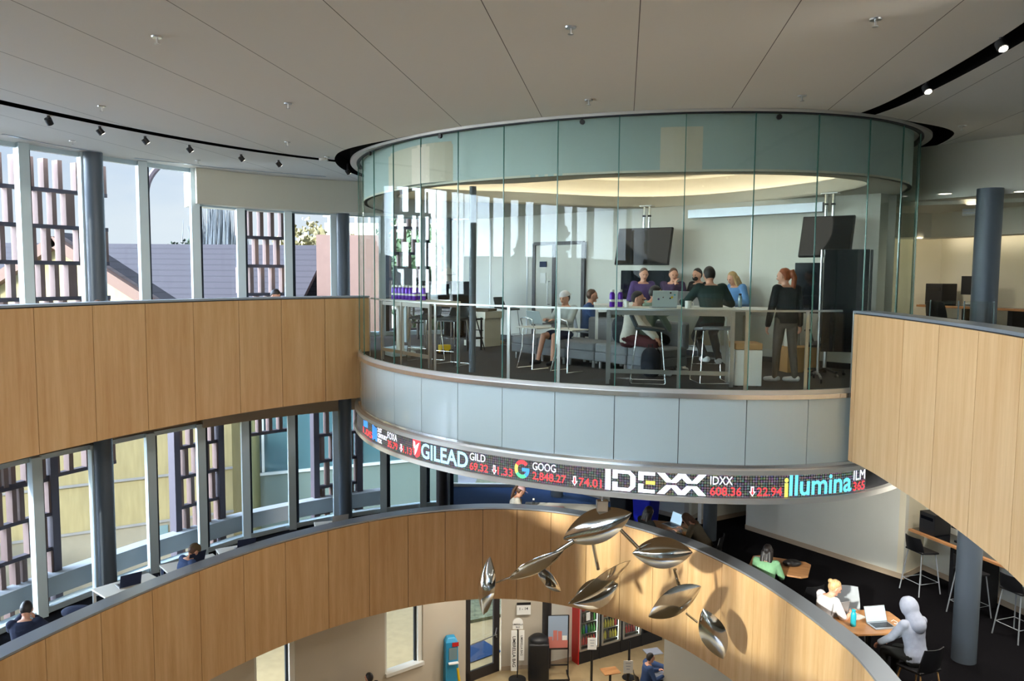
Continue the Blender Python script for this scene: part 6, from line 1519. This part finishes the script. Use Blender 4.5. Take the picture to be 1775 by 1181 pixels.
# ================================================================ ground floor things
F1 = Z1
rf = Vector((.86, .51)).normalized(); nf = Vector((rf.y, -rf.x)); R0 = Vector((1.80, 20.03)); rzf = math.atan2(rf.y, rf.x)
kinds = [('red_cap', (190, 30, 36)), ('green_drink', (60, 150, 60)), ('yellow_drink', (210, 190, 60)), ('dark_cola', (60, 26, 22)), ('blue_drink', (70, 110, 190)), ('orange_drink', (220, 120, 40)), ('clear_drink', (190, 205, 205))]
for n__, c__ in kinds: M[n__] = mat(n__, c__, .3)
fr_lb = ['tall red-sided drinks fridge with a glass door, leftmost', 'tall black drinks fridge full of green and yellow bottles, second from left', 'tall black drinks fridge, third from left', 'low black chest fridge with painted blue light at the end of the row']
colmap = [[0, 1, 3, 0], [2, 2, 5, 1], [0, 4, 3, 3]]
for k in range(4):
    c = R0+rf*(.36+.72*k)-nf*.36
    t = thing('drinks_fridge', fr_lb[k], 'fridge', (c.x, c.y, F1), rzf, group='drinks fridges on the ground floor', local=True)
    H_ = 2.05 if k < 3 else 1.5
    MB().box((-.345, 0, H_/2), (.03, .70, H_)).build('side_panel', 'red' if k == 0 else 'black', t); MB().box((.345, 0, H_/2), (.03, .70, H_)).build('side_panel', 'black', t)
    MB().box((0, .33, H_/2), (.66, .04, H_)).build('back_panel', 'black', t); MB().box((0, 0, .17), (.66, .68, .34)).build('base', 'black', t); MB().box((0, 0, H_-.08), (.66, .70, .16)).build('top_box', 'black', t)
    if k < 3:
        for s in (-.29, .29): MB().box((s, -.335, 1.12), (.05, .03, 1.56)).build('door_frame', 'steel', t)
        MB().box((0, -.335, .36), (.6, .03, .05)).build('door_frame', 'steel', t)
        for s in (-.30, .30): MB().box((s, -.28, 1.12), (.02, .02, 1.5)).build('light_strip', 'fridge_light', t)
        MB().box((0, -.338, 1.12), (.54, .006, 1.5)).build('door_glass', 'glass_clear', t)
        MB().box((.27, -.37, 1.0), (.02, .03, .4)).build('handle', 'steel', t)
        for j in range(5):
            MB().box((0, 0, .42+.31*j), (.60, .5, .015)).build('shelf', 'steel', t)
        for j in range(4):
            for i in range(7):
                lx = -.25+.083*i; ly = -.20; P_ = c+rf*lx-nf*0+Vector((-math.sin(rzf), math.cos(rzf)))*ly
                km = kinds[colmap[k][j] if (i*3+j+k) % 5 else (i+j) % 7][0]
                ob = MB().lathe([(0, 0), (.031, 0), (.032, .13), (.012, .19), (.013, .215), (0, .216)], (P_.x, P_.y, F1+.43+.31*j), 10).build('drink_bottle', km, smooth=True)
                tag(ob, '%s drink bottle from the left on the %s shelf from the bottom, %s fridge' % (ORD[i], ORD[j], ['red-sided', 'second', 'third'][k]), 'bottle', 'drinks in the fridges')
    else:
        MB().box((0, -.1, 1.05), (.62, .5, .7)).build('painted_blue_glow', 'blue_drink', t); MB().box((0, -.345, 1.05), (.6, .01, .66)).build('door_glass', 'glass_clear', t)  # blue light painted as the box's flat colour
    if k < 3: MB().box((-.05+.1*k*.5, -.345, 1.25), (.12, .006, .22)).build('taped_sheet', 'paper', t)
# poster easel
def up_thing(name, label, cat, x, y, rz): return thing(name, label, cat, (x, y, F1), rz, local=True)
t = up_thing('poster_easel', 'black easel frame holding a pink and blue campus poster', 'easel', 1.22, 19.45, math.radians(4))
for s in (-.27, .27):
    MB().box((s, 0, .8), (.03, .03, 1.6)).build('upright', 'black', t); MB().box((s, .0, .02), (.03, .5, .04)).build('foot', 'black', t)
MB().box((0, 0, 1.16), (.56, .03, .9)).build('frame', 'black', t); MB().box((0, -.24, .02), (.54, .03, .04)).build('foot_rail', 'black', t); MB().box((0, 0, .30), (.54, .03, .03)).build('cross_bar', 'black', t)
M['poster_sky'] = mat('poster_blue_grey', (150, 168, 190), .5); M['poster_pink'] = mat('poster_pink', (200, 120, 110), .5)
pp = MB().box((0, -.018, 1.18), (.50, .004, .84)).build('poster', 'poster_sky', t); MB().box((0, -.021, .86), (.50, .003, .20)).build('poster_foreground', 'poster_pink', pp)
for x, wd, h_ in ((-.07, .10, .26), (.05, .10, .24), (.17, .12, .12), (-.19, .1, .1)): MB().box((x, -.023, .96+h_/2), (wd, .003, h_)).build('poster_building', 'poster_pink' if wd < .12 else 'paper', pp)
# trash bin
t = up_thing('trash_bin', 'tall black domed trash bin between the sign stand and the easel', 'bin', .73, 19.35, 0)
MB().box((0, 0, .50), (.52, .5, 1.0)).build('body', 'black', t, bevel=.05, smooth=True); MB().ball((0, 0, 1.0), (.26, .24, .16), 16, None, lambda p: Vector((p.x, p.y, max(p.z, -.1)))).build('dome_lid', 'black', t, smooth=True)
# arched sign stand
t = up_thing('sign_stand', 'white arched sign stand with long vertical lettering beside the black bin', 'sign', .20, 19.25, math.radians(2))
MB().lathe([(0, 0), (.22, 0), (.22, .03), (.05, .07), (0, .07)], n=20).build('base', 'black', t, smooth=True); MB().cyl((0, 0, .05), (0, 0, 1.6), .02, 8).build('pole', 'black', t)
MB().box((-.09, -.03, .78), (.15, .02, 1.05)).build('banner', 'paper', t); MB().box((.10, -.03, .92), (.13, .02, .78)).build('banner', 'paper', t)
pl = [(-.13, 1.34), (.13, 1.34), (.13, 1.50)]+[(.13*math.cos(a_), 1.50+.13*math.sin(a_)) for a_ in [PI*k/8 for k in range(1, 8)]]+[(-.13, 1.50)]
mb = MB(); mb.loft([[(x, -.03, z) for x, z in pl], [(x, -.01, z) for x, z in pl]]); mb.build('arched_plate', 'paper', t)
def wall_text(body, size, at_, rot, name, m, par, bold=.01, al=None):
    V_, F_ = flat_text(body, 1, bold); x0 = min(v[0] for v in V_); x1 = max(v[0] for v in V_); y0 = min(v[1] for v in V_); y1 = max(v[1] for v in V_)
    s_ = size; V3 = [(Vector(at_)+rot @ Vector(((x-(x0+x1)/2)*s_, 0, (y-(y0+y1)/2)*s_))) for x, y in V_]
    return MB().add(V3, F_).build(name, m, par, recalc=False)
I3 = Matrix.Identity(3); RV = Matrix.Rotation(PI/2, 3, 'Y')
wall_text('UMBRELLA', .055, (0, -.042, 1.47), I3, 'sign_text', 'black', t); wall_text('BAG', .05, (0, -.042, 1.40), I3, 'sign_text', 'black', t)
wall_text('UMBRELLA BAG', .115, (-.09, -.042, .76), RV, 'sign_text', 'black', t, .015); wall_text('UMBRELLA BAG', .075, (.10, -.042, .92), RV, 'sign_text', 'black', t)
# wall notice above the sign stand
q = aty(915, 1055, 19.72)
t = thing('hours_notice', 'white wall notice with a dark header above the sign stand', 'notice', (q.x, q.y, q.z), .1, local=True)
MB().box((0, 0, 0), (.36, .012, .32)).build('sheet', 'paper', t); MB().box((0, -.008, .13), (.36, .004, .07)).build('header', 'black', t); wall_text('1 - 14', .10, (0, -.009, .0), I3, 'notice_text', 'black', t)
# blue kiosk
t = up_thing('dispenser_kiosk', 'bright blue dispenser kiosk left of the glass door', 'kiosk', -1.42, 18.55, math.radians(18))
MB().loft([[(-.17, -.14, 0), (.17, -.14, 0), (.17, .14, 0), (-.17, .14, 0)], [(-.15, -.11, 1.35), (.15, -.11, 1.35), (.15, .14, 1.35), (-.15, .14, 1.35)], [(-.10, -.05, 1.45), (.10, -.05, 1.45), (.10, .12, 1.45), (-.10, .12, 1.45)]]).build('body', 'sky_blue', t, bevel=.02)
MB().box((.02, -.135, 1.08), (.2, .01, .3)).build('clear_window', 'pane_grey', t); MB().box((.02, -.17, .86), (.24, .1, .02)).build('tray', 'paper', t); MB().box((.08, -.13, 1.30), (.16, .01, .10), .0).build('red_panel', 'red', t)
tag(MB().tube([(-1.16, 18.5, F1), (-1.22, 18.5, F1+.35), (-1.27, 18.5, F1+.7)], .04, 8).build('yellow_sign', 'yellow'), 'yellow folded floor sign leaning by the blue kiosk', 'sign')
tag(MB().box((.10, 18.35, F1+.008), (1.5, .9, .016), .25).build('entrance_mat', 'carpet'), 'dark mat inside the glass door', 'mat')
# stanchions with sheets
for k, (x, y, lb) in enumerate([(2.03, 18.9, 'black stanchion with a white sheet in front of the red fridge'), (3.03, 19.4, 'black stanchion post before the third fridge'), (2.75, 17.75, 'black stanchion with a white sheet at the bottom edge, right one')]):
    t = up_thing('stanchion', lb, 'stanchion', x, y, 0); MB().lathe([(0, 0), (.17, 0), (.17, .02), (.03, .04), (0, .04)], n=18).build('base', 'black', t); MB().cyl((0, 0, .03), (0, 0, .98), .03, 12).build('post', 'black', t, smooth=True)
    if k != 1:
        MB().box((0, -.04, 1.15), (.22, .01, .30)).build('sheet', 'paper', t); wall_text('STOP', .07, (0, -.048, 1.24), I3, 'sheet_text', 'black', t) if False else None
        for j in range(3): MB().box((0, -.047, 1.24-.07*j), (.12-.02*j, .002, .018)).build('printed_line', 'cap', t)
# small tables and chairs
def cafe_table(lb, x, y, top='desk_wood'):
    t = up_thing('cafe_table', lb, 'table', x, y, .3); MB().box((0, 0, .72), (.42, .34, .025)).build('tabletop', top, t, bevel=.01); MB().cyl((0, 0, .02), (0, 0, .71), .03, 10).build('post', 'black', t); MB().lathe([(0, 0), (.2, 0), (.2, .02), (0, .04)], n=16).build('base', 'black', t)
cafe_table('small wooden-topped cafe table before the fridges', 2.42, 18.35)
cafe_table('small table with a pale violet top beside the blue chair', 3.62, 19.35, 'cloth_hood'); cafe_table('table with a pale violet top at the seated person in blue', 3.62, 18.15, 'cloth_hood')
M['pattern'] = mat('dotted_beige_upholstery', (150, 136, 110), .9, var=.6, vscale=45)
for x, y, m, lb in ((2.12, 17.75, 'pattern', 'dotted beige lounge chair at the bottom edge'), (3.75, 18.85, 'cloth_blue', 'dark blue lounge chair behind the seated person')):
    t = up_thing('lounge_chair', lb, 'chair', x, y, 2.4)
    MB().box((0, 0, .30), (.6, .6, .25)).build('seat', m, t, bevel=.05, smooth=True); MB().box((0, .27, .58), (.6, .12, .5), rot=Matrix.Rotation(-.2, 3, 'X')).build('backrest', m, t, bevel=.05, smooth=True)
    for a_ in (-.22, .22):
        for b__ in (-.22, .22): MB().cyl((a_, b__, 0), (a_, b__, .19), .018, 8).build('leg', 'black', t)
person('dark-haired person in a blue shirt seated at the bottom edge, facing right', (3.22, 18.05, F1), math.radians(-80), 'cloth_blue', 'cloth_dk', hair='hair_dark', hz=.48, lean=.1, hpitch=.15, vox=.0095)
chair_shell('shell_chair', 'chair under the person in the blue shirt, ground floor', (3.2, 18.05, F1), math.radians(-80), .45, 'black')
person('person whose dark head tops the bottom edge between the ground floor windows', (-3.0, 16.75, F1), math.radians(60), 'cloth_dk', 'cloth_dk', hair='hair_dark', hz=.60, lean=.1, vox=.0105)
chair_shell('shell_chair', 'chair of the dark-haired person at the ground floor window', (-3.0, 16.71, F1), math.radians(60), .55, 'black')
# ================================================================ added fill lamps in the soffits and ceilings
def added_soffit_lamp(lbl, x, y, z, watts, size=.22, col=(1, .93, .82)):
    o = dup(D_, (x, y, z-.001), 0, lbl)
    ld = bpy.data.lights.new('added_downlight_lamp', 'AREA'); ld.shape = 'DISK'; ld.size = size; ld.energy = watts; ld.color = col; ld.spread = math.radians(150)
    l = bpy.data.objects.new('added_downlight_lamp', ld); COL.objects.link(l); l.location = (x, y, z-.02); l.parent = o; l.matrix_parent_inverse = o.matrix_basis.inverted()
places = [(5.2, 8.6), (5.7, 10.2), (6.4, 13.2), (5.1, 12.6), (5.0, 14.6), (3.6, 16.6), (1.6, 17.6), (7.6, 11.2), (7.0, 9.2), (7.6, 13.0), (3.2, 18.2)]
for k, (x, y) in enumerate(places):
    added_soffit_lamp('%s added downlight in the lower gallery soffit, counted from the right front' % ORD[k], x, y, BOT+.015, 17)  # unseen downlight added to brighten the lower gallery
for k, (x, y) in enumerate([(-5.0, 16.6), (-3.0, 17.6), (-1.0, 17.8), (1.0, 18.2), (2.6, 18.0), (4.3, 19.2), (-7.2, 13.4), (0.4, 16.9)]):
    added_soffit_lamp('%s added downlight in the ground floor ceiling, counted from the left' % ORD[k], x, y, -5.195, 11)  # unseen downlight added to brighten the ground floor
for k, (x, y) in enumerate([(7.2, 12.6), (8.3, 11.2), (7.4, 14.6), (8.6, 13.0)]):
    added_soffit_lamp('%s added downlight in the low ceiling over the upper computer counter' % ORD[k], x, y, 2.655 if k != 2 else 2.215, 3.5)  # extra downlight added as fill for the upper right room
for k, (x, y) in enumerate([(4.05, 5.2), (3.2, 3.7), (2.2, 2.3), (.9, .85), (-1.2, .6), (-2.9, 1.3)]):
    o = dup(S_, (x, y, CEIL-.03), 0, '%s added black spotlight in the ceiling slot over the near side, aimed across the void' % ORD[k])  # unseen spotlight added to brighten the upper left balcony wall
    tg = Vector((-5.0, 12.6-.3*k, -.1)); o.rotation_euler = (0, 0, face_to((x, y), (tg.x, tg.y)))
    ld = bpy.data.lights.new('added_spot_lamp', 'SPOT'); ld.energy = 150; ld.spot_size = math.radians(58); ld.spot_blend = 1; ld.shadow_soft_size = .09; ld.color = (1, .94, .84)
    l = bpy.data.objects.new('added_spot_lamp', ld); COL.objects.link(l); p_ = Vector((x, y, CEIL-.16)); l.location = p_; l.rotation_euler = (tg-p_).to_track_quat('-Z', 'Y').to_euler(); l.parent = o; l.matrix_parent_inverse = o.matrix_basis.inverted()
# area lamp added under the cove top to brighten the glass room
ld = bpy.data.lights.new('cove_fill_lamp', 'AREA'); ld.shape = 'ELLIPSE'; ld.size = 5.2; ld.size_y = 3.6; ld.energy = 17; ld.color = (1, .95, .86)
l = bpy.data.objects.new('cove_fill_lamp', ld); COL.objects.link(l); l.location = (1.7, 13.0, DROP+.55); l.rotation_euler = (0, 0, math.radians(-15)); l.parent = cv; l.matrix_parent_inverse = cv.matrix_basis.inverted()
for o in bpy.data.objects: o.select_set(False)
